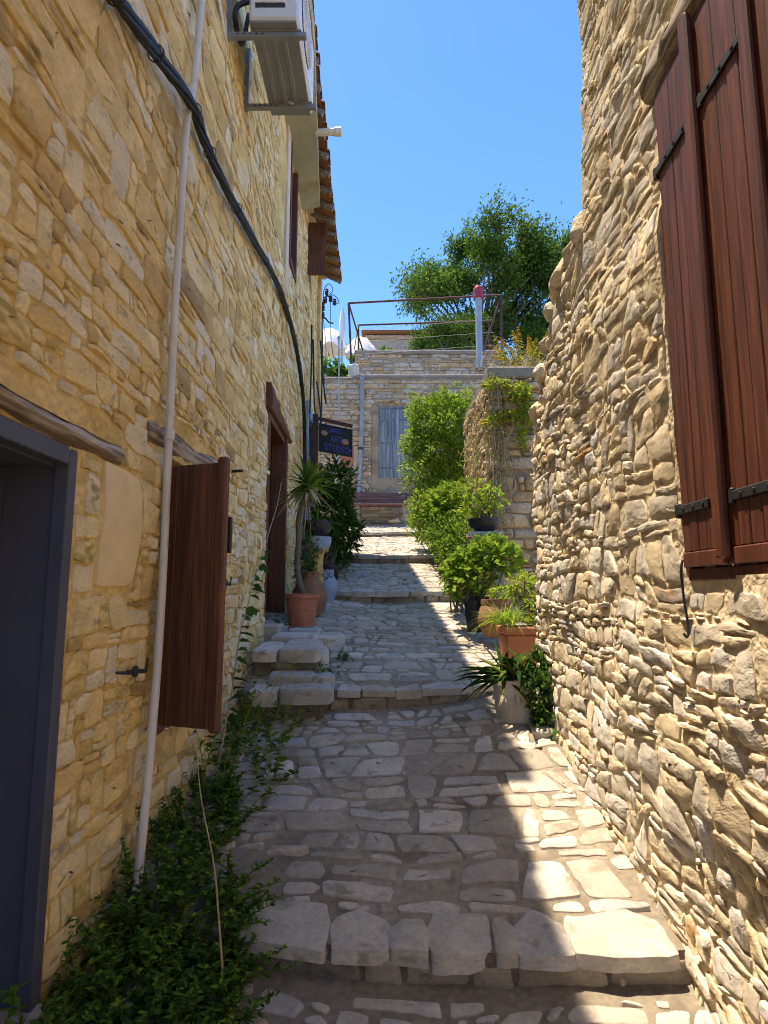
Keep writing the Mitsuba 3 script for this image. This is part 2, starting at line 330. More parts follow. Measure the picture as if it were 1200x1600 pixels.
def stone(q, h, rng, bury=0.03, tilt=0.25, dome=0.25, rough=0.2, edge=0.86, hard=True):
    """(vertices (s, z, out), triangles, groups): sides and a face of three rings"""
    n = len(q); c = q.mean(0); size = np.sqrt(np.ptp(q[:, 0]) * np.ptp(q[:, 1])) + 1e-6
    tl = rng.normal(0, tilt, 2) * h / size
    def lift(p, base): return base + ((p - c) @ tl) + rough * h * (1.1 * n3(p[:, 0], p[:, 1], 10, 21) + 0.8 * n3(p[:, 0], p[:, 1], 24, 22) + rng.normal(0, .08, len(p)))
    rings = [np.column_stack([c + (q - c) * 1.03, np.full(n, -bury)]), np.column_stack([q, lift(q, h * 0.62)])]
    top = [np.column_stack([q, rings[1][:, 2]])] if hard else []
    for k, hh in ((edge, 0.95), (0.62, 1.0 + dome * 0.6), (0.32, 1.0 + dome * 0.9)):
        p = c + (q - c) * k + rng.normal(0, 0.02 * size * (1 - k) * 2, (n, 2)); top.append(np.column_stack([p, lift(p, h * hh)]))
    V = np.vstack(rings + top + [[[*c, float(lift(c[None], np.array([h * (1 + dome)]))[0])]]])
    F = []
    i = np.arange(n); j = (i + 1) % n
    def band(a, b): F.append(np.stack([a + i, a + j, b + j], 1)); F.append(np.stack([a + i, b + j, b + i], 1))
    band(0, n); o = 2 * n if hard else n
    for k in range(len(top) - (1 if hard else 0)): band(o + k * n, o + (k + 1) * n)
    last = o + (len(top) - (1 if hard else 0)) * n
    F.append(np.stack([last + i, last + j, np.full(n, len(V) - 1)], 1))
    return V, np.vstack(F)
EYE = np.array([0, 0, H_CAM])
def build_stones(parent, polys, fmap, material, rng, joint, rnd, hfun, step, flip=False, tone=None, most=300, nfix=None, name='stone', facing=None, hidden=None, rest='small_stone', **kw):
    """every stone of a wall; the 300 that show largest become parts, the rest one part"""
    made = []
    for g in polys:
        sc = min(1, math.sqrt(g.area) / 0.12)
        q = outline(g, joint * rng.uniform(0.6, 1.5) * max(.5, sc), rnd * sc * rng.uniform(.6, 1.3), rng, step)
        if q is None: continue
        v, f = stone(q, hfun(q, rng), rng, **kw); v = fmap(v[:, 0], v[:, 1], v[:, 2])
        if flip: f = f[:, ::-1]
        n = normals(v, f); t = tone(rng, q) if tone else (rng.random(), rng.random())
        c = v.mean(0); d = c - EYE; dist = np.linalg.norm(d)
        seen = np.ptp(v, axis=0).prod() ** 0 * g.area * abs((d / dist) @ (facing if facing is not None else n[-1])) / dist ** 2
        w = d[1] * math.cos(TILT) + d[2] * math.sin(TILT); b = d[2] * math.cos(TILT) - d[1] * math.sin(TILT)
        if w < 0.3 or abs(d[0] / w) > 0.70 or abs(b / w) > 0.92 or (hidden and hidden(c)): seen *= 0.001
        made.append((seen, v, f, n, t))
    made.sort(key=lambda m: -m[0])
    for s, v, f, n, t in made[:most]: part(parent, name, (v, f), material, uv=t, nrm=n)
    if made[most:]:
        r = made[most:]
        part(parent, rest, cat(*[(m[1], m[2]) for m in r]), material, kind='stuff', uv=np.vstack([np.tile(m[4], (len(m[1]), 1)) for m in r]), nrm=np.vstack([m[3] for m in r]))
def lines(a, b, step, *extra):
    x = np.arange(a, b, step); x = np.append(x, b)
    for e in extra: x = x[np.abs(x - e) > step * 0.3]
    return np.sort(np.append(x, extra))
def wall_sheet(S, Z, holes, fmap, disp, depth, flip=False):
    """a wall's mortar face as a displaced grid with openings and their reveals"""
    s, z = np.meshgrid(S, Z, indexing='ij'); o = disp(s, z); v = fmap(s.ravel(), z.ravel(), o.ravel())
    keep = np.ones((len(S) - 1, len(Z) - 1), bool); ms, mz = (S[:-1] + S[1:]) / 2, (Z[:-1] + Z[1:]) / 2
    extra = []
    for a, b, c, d in holes:
        keep[np.ix_((ms > a) & (ms < b), (mz > c) & (mz < d))] = False
        for (line, fixed, axis) in ((mz[(mz > c) & (mz < d)], a, 0), (mz[(mz > c) & (mz < d)], b, 0), (ms[(ms > a) & (ms < b)], c, 1), (ms[(ms > a) & (ms < b)], d, 1)):
            L = Z[(Z >= c - 1e-9) & (Z <= d + 1e-9)] if axis == 0 else S[(S >= a - 1e-9) & (S <= b + 1e-9)]
            ss, zz = (np.full(len(L), fixed), L) if axis == 0 else (L, np.full(len(L), fixed))
            oo = disp(ss, zz); k = np.linspace(0, 1, 5)[:, None]
            O = oo[None] * (1 - k) + (-depth) * k; wob = 0.012 * (meshkit.noise(np.stack([ss * 9 + 0 * O, zz * 9 + 0 * O, O * 9], -1)) - .5) * (k > 0)
            P = fmap((ss + 0 * O + (wob if axis == 0 else 0)).ravel(), (zz + 0 * O + (wob if axis else 0)).ravel(), O.ravel())
            extra.append((P, grid_faces(5, len(L))))
    return cat((v, grid_faces(len(S), len(Z), keep, flip)), *extra)

# ---------------------------------------------------------------- ground and stepped path
rng = np.random.default_rng(11)
STEP = [(2.76, -0.09, 0.03), (5.27, 0.54, 0.68), (8.72, 1.37, 1.51), (11.57, 2.07, 2.21), (15.02, 2.90, 3.00)]
def ys(i, x):
    x = np.asarray(x, float)
    if i < 0: return 0 * x - 1.2
    if i > 4: return 0 * x + 17.6
    y0 = STEP[i][0]
    return [y0 - 0.10 * x + 0.04 * x * x, y0 + 0.26 * x * np.maximum(x, -.3 * x), y0 + 0.22 * x * x, y0 + 0.18 * x * x, y0 + 0.12 * x * x][i] + 0.03 * (meshkit.noise(np.stack([x * 2.2, 0 * x + i * 7, 0 * x], -1)) - .5)
SL = [0.10, 0.203, 0.198, 0.193, 0.197, 0.20]
def zt(i, x, y):
    """height of terrace i (0 lies in front of the first step)"""
    x, y = np.asarray(x, float), np.asarray(y, float)
    z = -0.09 + 0.10 * (y - ys(0, x)) if i == 0 else STEP[i - 1][2] + SL[i] * (y - ys(i - 1, x))
    return z + 0.016 * (meshkit.noise(np.stack([x * 2.6, y * 2.6, 0 * x], -1), 5) - .5) + 0.02 * (np.abs(x) - .4)
def ground_zv(x, y):
    x, y = np.asarray(x, float), np.asarray(y, float); z = zt(5, x, y)
    for i in (4, 3, 2, 1, 0): z = np.where(y < ys(i, x), zt(i, x, y), z)
    return z
def ground_z(x, y): return float(ground_zv(np.array([x]), np.array([y]))[0])
G = np.linspace(-1, 1, 61); gx, gy = np.meshgrid(900 * np.sign(G) * np.abs(G) ** 3, 900 * np.sign(G) * np.abs(G) ** 3 + 20, indexing='ij')
gz = np.clip(0.2 * (gy - 3.4), -0.6, 9) - 0.35 + 0.25 * np.clip(np.abs(gx) - 6, 0, 8) * 0 ; gz = np.where(gy > 60, 9 - 0.35 + 0 * gz, gz)
struct('ground', (np.stack([gx, gy, gz], -1).reshape(-1, 3), grid_faces(61, 61)), 'earth', smooth=True)
X = np.linspace(-1.75, 2.75, 181); pm, rm = [], []
for i in range(6):
    a, b = ys(i - 1, X), ys(i, X); m = max(12, int((b - a).mean() / 0.035)); t = np.linspace(0, 1, m)
    y = a[:, None] * (1 - t) + b[:, None] * t; x = X[:, None] + 0 * y; z = zt(i, x, y)
    z = z + 0.010 * (meshkit.fbm(np.stack([x * 9, y * 9, 0 * x], -1), 3) - .5)
    pm.append((np.stack([x, y, z], -1).reshape(-1, 3), grid_faces(len(X), m)))
    if i < 5:
        k = np.linspace(0, 1, 6)[None]; z2 = zt(i + 1, X, b)[:, None]
        yy = b[:, None] + 0.02 * (meshkit.noise(np.stack([X[:, None] * 8 + 0 * k, k * 3 + 0 * X[:, None], 0 * X[:, None] + 0 * k], -1)) - .5) * (k > 0) * (k < 1)
        rm.append((np.stack([X[:, None] + 0 * k, yy, z[:, -1:] * (1 - k) + z2 * k], -1).reshape(-1, 3), grid_faces(len(X), 6)))
PATH = struct('path', cat(*pm), 'path_mortar', smooth=40)
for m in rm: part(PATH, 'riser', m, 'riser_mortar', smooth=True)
polys, TI = [], {}
for i in range(6):
    lo, hi = (1.35, 2.66) if i == 0 else (STEP[i - 1][0] + 0.17, (STEP[i][0] - 0.10 if i < 5 else 17.2))
    if i == 1: lo += .03
    xs = (-1.35, 1.32) if i < 2 else ((-1.2, 1.3) if i == 2 else (-1.15, 1.35))
    w, h = [(.27, .24), (.24, .185), (.25, .165), (.26, .18), (.28, .20), (.30, .22)][i]
    for g in courses(xs[0], xs[1], lo, hi, w, h, rng, wave=.38, split=.22, slant=.8):
        sh = np.array(g.exterior.coords); sh[:, 1] += (ys(i - 1, sh[:, 0]) - STEP[i - 1][0]) * np.clip(1 - (sh[:, 1] - lo) / 1.2, 0, 1) if i else 0
        if i < 5: sh[:, 1] += (ys(i, sh[:, 0]) - STEP[i][0]) * np.clip(1 - (hi - sh[:, 1]) / 1.2, 0, 1)
        if 0.0 < i < 2 and rng.random() < .06: continue
        polys.append(Polygon(sh)); 
def path_map(s, z, o):
    return np.stack([s, z, ground_zv(s, z) + o], -1)
def path_tone(rng, q):
    x, y = q.mean(0); t = rng.uniform(0.1, 0.95)
    if y > 2.7 and x < -.45 and y < 5.2: t = rng.choice([rng.uniform(.1, .5), rng.uniform(.7, 1)])
    return (t, rng.uniform(0, .85))
build_stones(PATH, polys, path_map, 'path_stone', rng, 0.026, 0.013, lambda q, r: r.uniform(.006, .013) + (.012 if q[:, 0].mean() < -.5 and q[:, 1].mean() < 5.3 else 0), 0.055, facing=np.array([0, -.2, .98]),
             tone=path_tone, bury=0.02, tilt=0.5, dome=0.15, rough=0.35, edge=0.93, hidden=lambda c: c[0] > 1.3 or c[0] < -1.25)
def edge_stone(i, x0, x1, dep, rng, up=0.012, thick=.08):
    """a worn flag on the edge of a step: its front overhangs the riser a little"""
    m = (x0 + x1) / 2; r = lambda k=.02: rng.normal(0, k)
    q = outline(Polygon([(x0 + abs(r(.012)), -.025 + r(.012)), (m + r(.06), -.04 + r(.01)), (x1 - abs(r(.012)), -.025 + r(.012)), (x1 + r(.012), dep * .5), (x1 - abs(r(.05)), dep * rng.uniform(.75, 1.05)), (m + r(.08), dep * rng.uniform(.9, 1.12)), (x0 + abs(r(.05)), dep * rng.uniform(.75, 1.05)), (x0 + r(.012), dep * .5)]), 0, .016, rng, .06, .12)
    v, f = stone(q, up, rng, bury=thick, tilt=.4, dome=.25, rough=.9, edge=.94)
    v[:, 1] += .012 * n3(v[:, 0], v[:, 2], 14, 3); y = ys(i, v[:, 0]) + v[:, 1]; z = zt(i + 1, v[:, 0], np.maximum(y, ys(i, v[:, 0]))) + v[:, 2]
    return np.stack([v[:, 0], y, z], -1), f
for i, (xa, xb, dep) in enumerate([(-.66, 1.2, .21), (-.40, 1.02, .16), (-1.0, 1.05, .16), (-1.0, 1.1, .17), (-1.05, 1.2, .2)]):
    cuts = [-.68, -.25, .02, .19, .47, .57, .80, 1.22] if i == 0 else [-.40, -.2, .10, .33, .80, 1.02] if i == 1 else None
    if cuts is None:
        cuts = [xa]
        while cuts[-1] < xb - .2: cuts.append(min(xb, cuts[-1] + rng.uniform(.2, .6)))
    for a, b in zip(cuts[:-1], cuts[1:]):
        part(PATH, 'edge_stone', edge_stone(i, a - .004, b + .004, dep * rng.uniform(.7, 1.3), rng, up=rng.uniform(.006, .014), thick=rng.choice([.04, .05, .065])), 'path_stone', smooth=38, uv=(rng.uniform(.35, 1), rng.uniform(.2, .85)))
    xa = xa - .3; x = xa
    while x < xb + .1:
        w = rng.uniform(.12, .42); hh = STEP[i][2] - STEP[i][1]; q = outline(Polygon([(x, -.02), (x + w, -.02), (x + w - .02, hh * rng.uniform(.6, .85)), (x + .01, hh * rng.uniform(.6, .85))]), .012, .012, rng, .06, .2); x += w
        if q is None: continue
        v, f = stone(q, rng.uniform(.01, .028), rng, bury=.04, tilt=.4, dome=.2, rough=.5, edge=.85)
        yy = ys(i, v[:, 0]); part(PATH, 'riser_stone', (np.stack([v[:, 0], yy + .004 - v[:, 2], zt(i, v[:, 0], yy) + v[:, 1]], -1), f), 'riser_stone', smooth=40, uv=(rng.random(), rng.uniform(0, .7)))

# ---------------------------------------------------------------- left house
rng = np.random.default_rng(21)
def xl(y): return -1.20 - 0.022 * np.asarray(y)
def left_map(s, z, o):
    s, z, o = np.asarray(s, float), np.asarray(z, float), np.asarray(o, float)
    big = 0.05 * n3(s, z, .8, 3) + 0.03 * n3(s, z, 2.1, 4) + .014 * n3(s + .3 * z, z, 6, 1)
    low = np.clip((z - (0.2 * s - 0.5)) / 0.7, 0, 1); big = big + 0.10 * (1 - low) ** 2 * np.clip((s - 3) / 1.5, 0, 1)
    return np.stack([xl(s) + big + o, s, z], -1)
LH = thing('stone_house', 'tall yellowish rubble stone house on the left with blue door, tiled eave and hanging sign', 'house')
HL = [(0.6, 2.30, -.3, 2.09), (3.40, 4.32, 0.80, 2.32), (6.62, 7.95, 1.12, 3.62), (10.45, 11.6, 2.05, 4.9), (7.75, 8.5, 6.2, 8.0), (10.15, 10.9, 7.25, 8.25)]
def left_disp(s, z): return 0.006 * n3(s, z, 9, 1) + 0.007 * n3(s, z, 17, 2) - .002
S = lines(0.2, 12.45, .05, *sum([[h[0], h[1]] for h in HL], [])); Z = lines(-.5, 8.45, .05, *sum([[h[2], h[3]] for h in HL], []))
LW = part(LH, 'wall', wall_sheet(S, Z, HL, left_map, left_disp, .34), 'left_mortar', smooth=True)
lintel_holes = [sbox(1.0, 2.09, 2.74, 2.30), sbox(3.02, 2.31, 4.5, 2.56), Polygon([(2.50, 1.54), (2.96, 1.54), (2.96, 2.13), (2.50, 2.13)]), sbox(6.4, 3.6, 8.2, 3.98), sbox(6.9, 6.0, 7.76, 8.4)]
holes = [sbox(a - .02, c - .02, b + .02, d + .02) for a, b, c, d in HL] + lintel_holes
near = courses(1.2, 5.6, -.2, 3.0, .20, .115, rng, holes, wave=.3, split=.3); big = courses(1.2, 5.6, 3.0, 8.4, .36, .16, rng, holes, wave=.3, split=.35, slant=.35)
far = courses(5.6, 12.43, .6, 8.4, .27, .13, rng, holes, wave=.35, split=.28)
mid = near
def left_tone(rng, q):
    s, z = q.mean(0); t = rng.choice([rng.uniform(.15, .55), rng.uniform(.5, 1.0)], p=[.55, .45] if z > 3 else [.3, .7])
    if rng.random() < .04: t = rng.uniform(0, .1)
    return (t, rng.random() if z < 3 else rng.uniform(0, .85))
build_stones(LW, mid + big + far, left_map, 'left_stone', rng, 0.010, 0.010, lambda q, r: r.uniform(.005, .015), 0.06, facing=np.array([1., 0, 0]), tone=left_tone,
             bury=.015, tilt=.6, dome=.12, rough=.45, edge=.90)
def frame_left(off=0.0):
    def f(a, b, d): return np.stack([xl(a) + off + d, a, b], -1)
    return f
def board_left(s0, s1, z0, z1, o0, o1, b=.004):
    v, f = bx(s0, s1, z0, z1, o0, o1, b); return np.stack([xl(v[:, 0]) + v[:, 2], v[:, 0], v[:, 1]], -1), f
def rough_beam(s0, s1, zfun, o0, o1, rng, n=16):
    """an old hewn lintel: zfun(s) gives its bottom and top"""
    V = []
    for s in np.linspace(s0, s1, n):
        a, b = zfun(s); r = lambda: rng.normal(0, .006)
        V.append([(xl(s) + o0, s, a), (xl(s) + o1 - .02 + r(), s, a + r()), (xl(s) + o1 + r(), s, a + .03 + r()), (xl(s) + o1 + .008 + r(), s, (a + b) / 2 + r()), (xl(s) + o1 + r(), s, b - .03 + r()), (xl(s) + o1 - .02, s, b + r()), (xl(s) + o0, s, b)])
    V = np.array(V); m = V.shape[1]; f = grid_faces(n, m); caps = []
    for k in (0, n - 1): caps += [(k * m, k * m + a, k * m + a + 1) if k else (k * m, k * m + a + 1, k * m + a) for a in range(1, m - 1)]
    return V.reshape(-1, 3), np.vstack([f, np.array(caps)])
# smooth plaster patch beside the door
pp = np.array([(2.53, 2.11), (2.75, 2.11), (2.93, 2.09), (2.945, 2.02), (2.935, 1.72), (2.91, 1.60), (2.86, 1.565), (2.52, 1.56), (2.53, 1.75), (2.545, 1.92)])
v, f = stone(np.array([Polygon(pp).exterior.interpolate(t, normalized=True).coords[0] for t in np.arange(24) / 24])[::-1], .016, rng, bury=.03, tilt=.1, dome=.05, rough=.25, edge=.95)
part(LH, 'plaster_patch', (left_map(v[:, 0], v[:, 1], v[:, 2]), f), 'plaster', label='smooth pale plaster patch beside the blue door', smooth=40)
# blue door
D = part(LH, 'door', board_left(1.0, 2.26, 0.1, 2.02, -.30, -.25), 'navy_paint', label='dark blue painted door in a blue frame')
for (a, b, c, d) in ((2.17, 2.26, .1, 2.02), (1.74, 1.83, .1, 2.02)): part(D, 'stile', board_left(a, b, c, d, -.25, -.225), 'navy_paint')
for (c, d) in ((.1, .3), (1.05, 1.2), (1.9, 2.02)): part(D, 'rail', board_left(1.83, 2.17, c, d, -.25, -.228), 'navy_paint')
for (c, d) in ((.36, 1.0), (1.26, 1.84)): part(D, 'panel', board_left(1.88, 2.12, c, d, -.255, -.236, .012), 'navy_paint')
part(D, 'frame', cat(board_left(2.243, 2.305, .0, 2.10, -.03, .028), board_left(1.0, 2.243, 2.03, 2.102, -.03, .026)), 'navy_paint')
part(D, 'jamb', cat(board_left(2.262, 2.30, .0, 2.03, -.33, -.03), board_left(1.0, 2.262, 2.022, 2.08, -.33, -.03)), 'navy_paint')
part(D, 'doorstep', bx(-1.62, -1.20, .9, 2.32, -.35, .1, .02), 'concrete')
part(LH, 'lintel', rough_beam(.9, 2.70, lambda s: (2.115 + .012 * math.sin(s * 5), 2.215 + .02 * math.sin(s * 2.2)), -.1, .045, rng), 'old_wood', label='weathered timber lintel above the blue door', uv=(.75, .3), smooth=45)
part(LH, 'lintel', rough_beam(3.03, 4.45, lambda s: (2.33 + .02 * (s - 3), 2.45 + .06 * (s - 3) + .01 * math.sin(s * 6)), -.1, .03, rng), 'old_wood', label='weathered timber lintel above the open shutter', uv=(.6, .8), smooth=45)
# window with the open shutter
W = part(LH, 'window', cat(board_left(3.40, 3.46, .80, 2.32, -.22, -.12), board_left(4.26, 4.32, .80, 2.32, -.22, -.12), board_left(3.46, 4.26, 2.26, 2.32, -.22, -.12), board_left(3.46, 4.26, .80, .87, -.22, -.12), board_left(3.84, 3.88, .87, 2.26, -.21, -.13)), 'brown_wood', label='brown window half hidden behind its open shutter', uv=(.5, .5))
part(W, 'pane', board_left(3.46, 3.84, .87, 2.26, -.18, -.172), 'dark_room'); part(W, 'pane', board_left(3.88, 4.26, .87, 2.26, -.18, -.172), 'dark_room')
part(W, 'sill', board_left(3.36, 4.36, .755, .80, -.2, .03), 'brown_wood', uv=(.7, .2))
hx, hy = float(xl(3.37)) + .02, 3.36; tx, ty = -.875, 3.235
dl = np.array([tx - hx, ty - hy]); dl /= np.linalg.norm(dl); nl = np.array([-dl[1], dl[0]])
if nl[1] > 0: nl = -nl
LS = math.hypot(tx - hx, ty - hy)
def shut(a0, a1, z0, z1, o0, o1, b=.003):
    v, f = bx(a0, a1, o0, o1, z0, z1, b); p = np.array([hx, hy]) + v[:, :1] * dl + v[:, 1:2] * nl
    return np.column_stack([p, v[:, 2]]), (f if dl[0] * nl[1] - dl[1] * nl[0] > 0 else f[:, ::-1])
SH = part(W, 'shutter', cat(shut(.04, LS - .02, 1.0, 1.09, -.03, -.012), shut(.04, LS - .02, 2.0, 2.09, -.03, -.012)), 'brown_wood', label='dark brown board shutter standing open', uv=(.4, .4))
e = [0, .085, .205, .315, LS - .03]
for k in range(4): scene_key = part(LH + '__shutter', 'plank', shut(e[k] + .002, e[k + 1] - .002, .815, 2.255, -.012, .016 + .001 * k), 'brown_wood', uv=(rng.uniform(.25, .8), rng.random()))
for k in (SH,):  # the shutter hangs on the house: its ledges are one piece of it
    scene[LH + '__shutter'] = scene.pop(k); labels[LH + '__shutter'] = labels.pop(k)
SH = LH + '__shutter'
part(SH, 'cover_strip', shut(LS - .05, LS + .012, .80, 2.285, -.016, .034, .012), 'brown_wood', uv=(.75, .3))
part(SH, 'hinge', cat(shut(.0, LS * .8, 1.02, 1.06, -.036, -.030), shut(.0, LS * .8, 2.03, 2.07, -.036, -.030)), 'iron')
part(SH, 'bolt', cat(shut(LS + .0, LS + .07, 2.205, 2.22, -.05, -.035), shut(LS - .01, LS + .02, 1.75, 1.95, -.04, -.02)), 'iron')
# brown door further up, with a sloping lintel
D2 = part(LH, 'door', board_left(6.64, 7.93, 1.12, 3.60, -.24, -.19), 'brown_wood', label='dark brown plank door under a sloping brown lintel', uv=(.4, .5))
for k in range(8): part(D2, 'plank', board_left(6.72 + k * .145, 6.72 + k * .145 + .138, 1.13, 3.58, -.19, -.165 - .002 * (k % 2)), 'brown_wood', uv=(rng.uniform(.3, .7), rng.random()))
part(D2, 'frame', cat(board_left(6.60, 6.72, 1.12, 3.62, -.16, .02), board_left(7.85, 7.97, 1.12, 3.62, -.16, .05), board_left(6.72, 7.85, 3.52, 3.62, -.16, .02)), 'brown_wood', uv=(.8, .4))
part(D2, 'lintel', rough_beam(6.5, 8.15, lambda s: (3.60, 3.92 - .16 * (s - 6.5)), -.1, .07, rng), 'brown_wood', uv=(.9, .1), smooth=45)
part(D2, 'threshold', bx(-1.62, -1.13, 6.45, 7.95, .9, 1.17, .02), 'path_stone', uv=(.7, .3))
# far painted door
D3 = part(LH, 'door', board_left(10.55, 11.5, 2.1, 4.8, -.20, -.15), 'grey_wood', label='pale blue grey door beside the hanging sign', uv=(.5, .5))
for k in range(7): part(D3, 'plank', board_left(10.56 + k * .134, 10.56 + k * .134 + .128, 2.1, 4.78, -.15, -.13), 'grey_wood', uv=(rng.uniform(.3, .9), rng.random()))
part(D3, 'frame', cat(board_left(10.4, 10.56, 2.0, 4.98, -.1, .05), board_left(11.5, 11.64, 2.0, 4.98, -.1, .05), board_left(10.56, 11.5, 4.78, 4.96, -.1, .045)), 'grey_wood', uv=(.9, .2))
# upper windows
W2 = part(LH, 'window', board_left(7.75, 8.5, 6.2, 8.0, -.16, -.10), 'brown_wood', label='narrow brown upper window with pale plaster edge', uv=(.5, .3))
part(W2, 'frame', cat(board_left(7.75, 7.83, 6.2, 8.0, -.10, .045), board_left(8.42, 8.5, 6.2, 8.0, -.10, .045), board_left(7.83, 8.42, 6.2, 6.28, -.10, .04)), 'brown_wood', uv=(.8, .6))
part(W2, 'plaster_edge', board_left(7.50, 7.75, 5.6, 8.3, -.05, .032, .01), 'house_plaster')
W3 = part(LH, 'window', board_left(10.15, 10.9, 7.25, 8.25, -.2, -.15), 'dark_room', label='upper window under the eave with a dark open shutter')
SH3 = part(W3, 'shutter', bx(-1.40, -1.07, 10.10, 10.135, 7.25, 8.28, .004), 'brown_wood', uv=(.35, .4))
# eave: plaster soffit, tiles in rows, roof behind
ex = lambda y: -0.765 - 0.0165 * (np.asarray(y) - 6.0) + 0.02
EZ = 8.38
SO = []
for y in np.linspace(5.7, 9.4, 12): SO.append([(xl(y) - .05, y, 8.02), (-0.84 - .088 * (y - 6.3) * (y > 6.3), y, 8.10), (-0.84 - .088 * (y - 6.3) * (y > 6.3), y, 8.36), (xl(y) - .05, y, 8.36)])
SO = np.array(SO); f = grid_faces(12, 4)
part(LH, 'soffit', (SO.reshape(-1, 3), np.vstack([f, [(0, 2, 1), (0, 3, 2), (44, 45, 46), (44, 46, 47), ]])), 'green_plaster', label='stained greenish plaster soffit under the tiled eave', smooth=False)
def roof_sheet():
    V = []
    for y in np.linspace(5.2, 12.45, 12): V.append([(float(ex(y)) - .12, y, EZ - .02), (-4.2, y, EZ + 1.35), (-4.2, y, EZ + 1.45), (float(ex(y)) - .12, y, EZ + .02)])
    V = np.array(V); return V.reshape(-1, 3), np.vstack([grid_faces(12, 4), [(0, 2, 1), (0, 3, 2), (44, 45, 46), (44, 46, 47)]])
RF = part(LH, 'roof', roof_sheet(), 'roof_fill', smooth=False, label='old clay tile roof with a wavy overhanging eave')
def tile_mesh(y, up, L=.46, r=.085, back=0.0):
    a = np.linspace(0, np.pi, 8); V = []
    sl = 1.35 / 3.4
    for t in np.linspace(0, 1, 3):
        rr = r * (1 - .14 * t) if up else r * (.86 + .14 * t)
        for rad in (rr, rr - .012):
            V.append(np.stack([float(ex(y)) - back - t * L + 0 * a, y + np.cos(a) * rad, EZ + .03 + (back + t * L) * sl + (1 if up else -1) * np.sin(a) * rad * .8 + (.03 if up else .075)], 1))
    V = np.array(V).reshape(3, 2, 8, 3); o = V[:, 0].reshape(-1, 3); i = V[:, 1].reshape(-1, 3); f = grid_faces(3, 8); n = len(o)
    rim = [];
    for k in range(7): rim += [(k, k + 1, n + k), (k + 1, n + k + 1, n + k)]
    return np.vstack([o, i]), np.vstack([f, f[:, ::-1] + n, np.array(rim)])
y = 5.3; 
while y < 12.35:
    part(RF, 'tile', tile_mesh(y + rng.normal(0, .006), False, L=.5 + rng.uniform(-.03, .03), back=rng.uniform(.12, .14)), 'tile', smooth=45)
    part(RF, 'tile', tile_mesh(y + .095 + rng.normal(0, .008), True, back=rng.uniform(.08, .115)), 'tile', smooth=45)
    y += .19
for k, y in enumerate(np.arange(5.5, 12.4, .42)): part(RF, 'rafter', beam((-1.45, y, EZ + .16), (float(ex(y)) - .10, y, EZ - .10), .07, .09), 'old_wood', uv=(.1, rng.random()))
# the rest of the house: near parapet, back and ends
part(LH, 'upper_wall', cat(bx(-1.62, -1.14, .2, 5.25, 8.40, 8.62, .02), bx(-1.62, -1.29, .2, 12.45, 8.455, 8.5, .01)), 'house_plaster')
part(LH, 'back_wall', cat(bx(-6.0, -5.7, -4, 12.44, -1, 9.3, .01), bx(-5.7, -1.38, 12.15, 12.435, -.2, 8.40, .01), bx(-5.7, -1.26, -4, -3.7, -1, 8.6, .01), bx(-1.62, -1.24, -4, .22, -1, 8.6, .01), bx(-5.7, -1.6, -4, 5.7, 8.5, 8.62, .01)), 'left_mortar')

# ---------------------------------------------------------------- right house
rng = np.random.default_rng(31)
def xr(y): return 1.20 + 0.03 * np.asarray(y)
def right_map(s, z, o):
    s, z, o = np.asarray(s, float), np.asarray(z, float), np.asarray(o, float)
    big = 0.06 * n3(s, z, 1.0, 8) + 0.05 * n3(s + .3 * z, z, 2.6, 9) + .012 * n3(s + .4 * z, z - .3 * s, 6.1, 11) + .03 * np.clip(1 - (z - .2 * s + .5) / .8, 0, 1)
    return np.stack([xr(s) - big - o, s, z], -1)
RH = thing('stone_house', 'sunlit rough rubble stone house on the right with tall red brown shutters', 'house')
WY0, WY1, WZ0, WZ1 = 1.30, 2.475, 1.60, 3.84
HR = [(WY0, WY1, WZ0, WZ1)]
def right_disp(s, z): return (0.009 * n3(s + .5 * z, z - .4 * s, 14, 12) + 0.006 * n3(s - .3 * z, z + .3 * s, 31, 13) + .004 * n3(s, z + s, 62, 14)) * (1 + np.clip((1.3 - z) / .6, 0, 1)) + .001
S = lines(1.0, 3.52, .022, WY0, WY1); Z = lines(-.4, 6.3, .026, WZ0, WZ1)
RW = part(RH, 'wall', wall_sheet(S, Z, HR, right_map, right_disp, .12), 'right_mortar', smooth=True)
holes = [sbox(WY0 - .03, WZ0 - .06, WY1 + .025, WZ1 + .20)]
def right_tone(rng, q):
    t = rng.choice([rng.uniform(0, .4), rng.uniform(.35, .8), rng.uniform(.75, 1)], p=[.35, .45, .2]); return (t, rng.random() if rng.random() < .25 else rng.uniform(0, .84))
TOPY, TOPZ = [3.45, 3.62, 3.9, 4.15, 4.45, 4.8, 5.05, 5.22], [3.98, 3.88, 3.86, 3.80, 3.66, 3.40, 3.05, 2.75]
reg_all = Polygon([(1.15, -.3), (5.24, -.3), (5.24, 2.7)] + [(a, b + .02) for a, b in zip(TOPY, TOPZ) if a > 3.6][::-1] + [(3.5, 3.95), (3.5, 6.25), (1.15, 6.25)])
lay = courses(1.15, 5.3, -.3, 6.25, .20, .108, rng, holes, wave=.5, split=.42, region=reg_all, slant=.9)
polys = [g for g in lay if g.centroid.x < 3.5]
rough_stone = dict(bury=.03, tilt=.6, dome=.2, rough=.55, edge=.88)
build_stones(RW, polys, right_map, 'right_stone', rng, 0.013, 0.009, lambda q, r: r.uniform(.005, .014) * (1.35 if q[:, 1].mean() < 1.3 else 1), 0.035, flip=True, facing=np.array([-1., 0, 0]), tone=right_tone, **rough_stone)
part(RH, 'back_wall', cat(bx(1.42, 5, -3, 3.50, -.4, 6.3, .02), bx(1.22, 1.42, -3, 1.02, -.4, 6.3, .02), bx(1.40, 1.44, 1.0, 3.48, -.4, 6.3)), 'right_mortar')
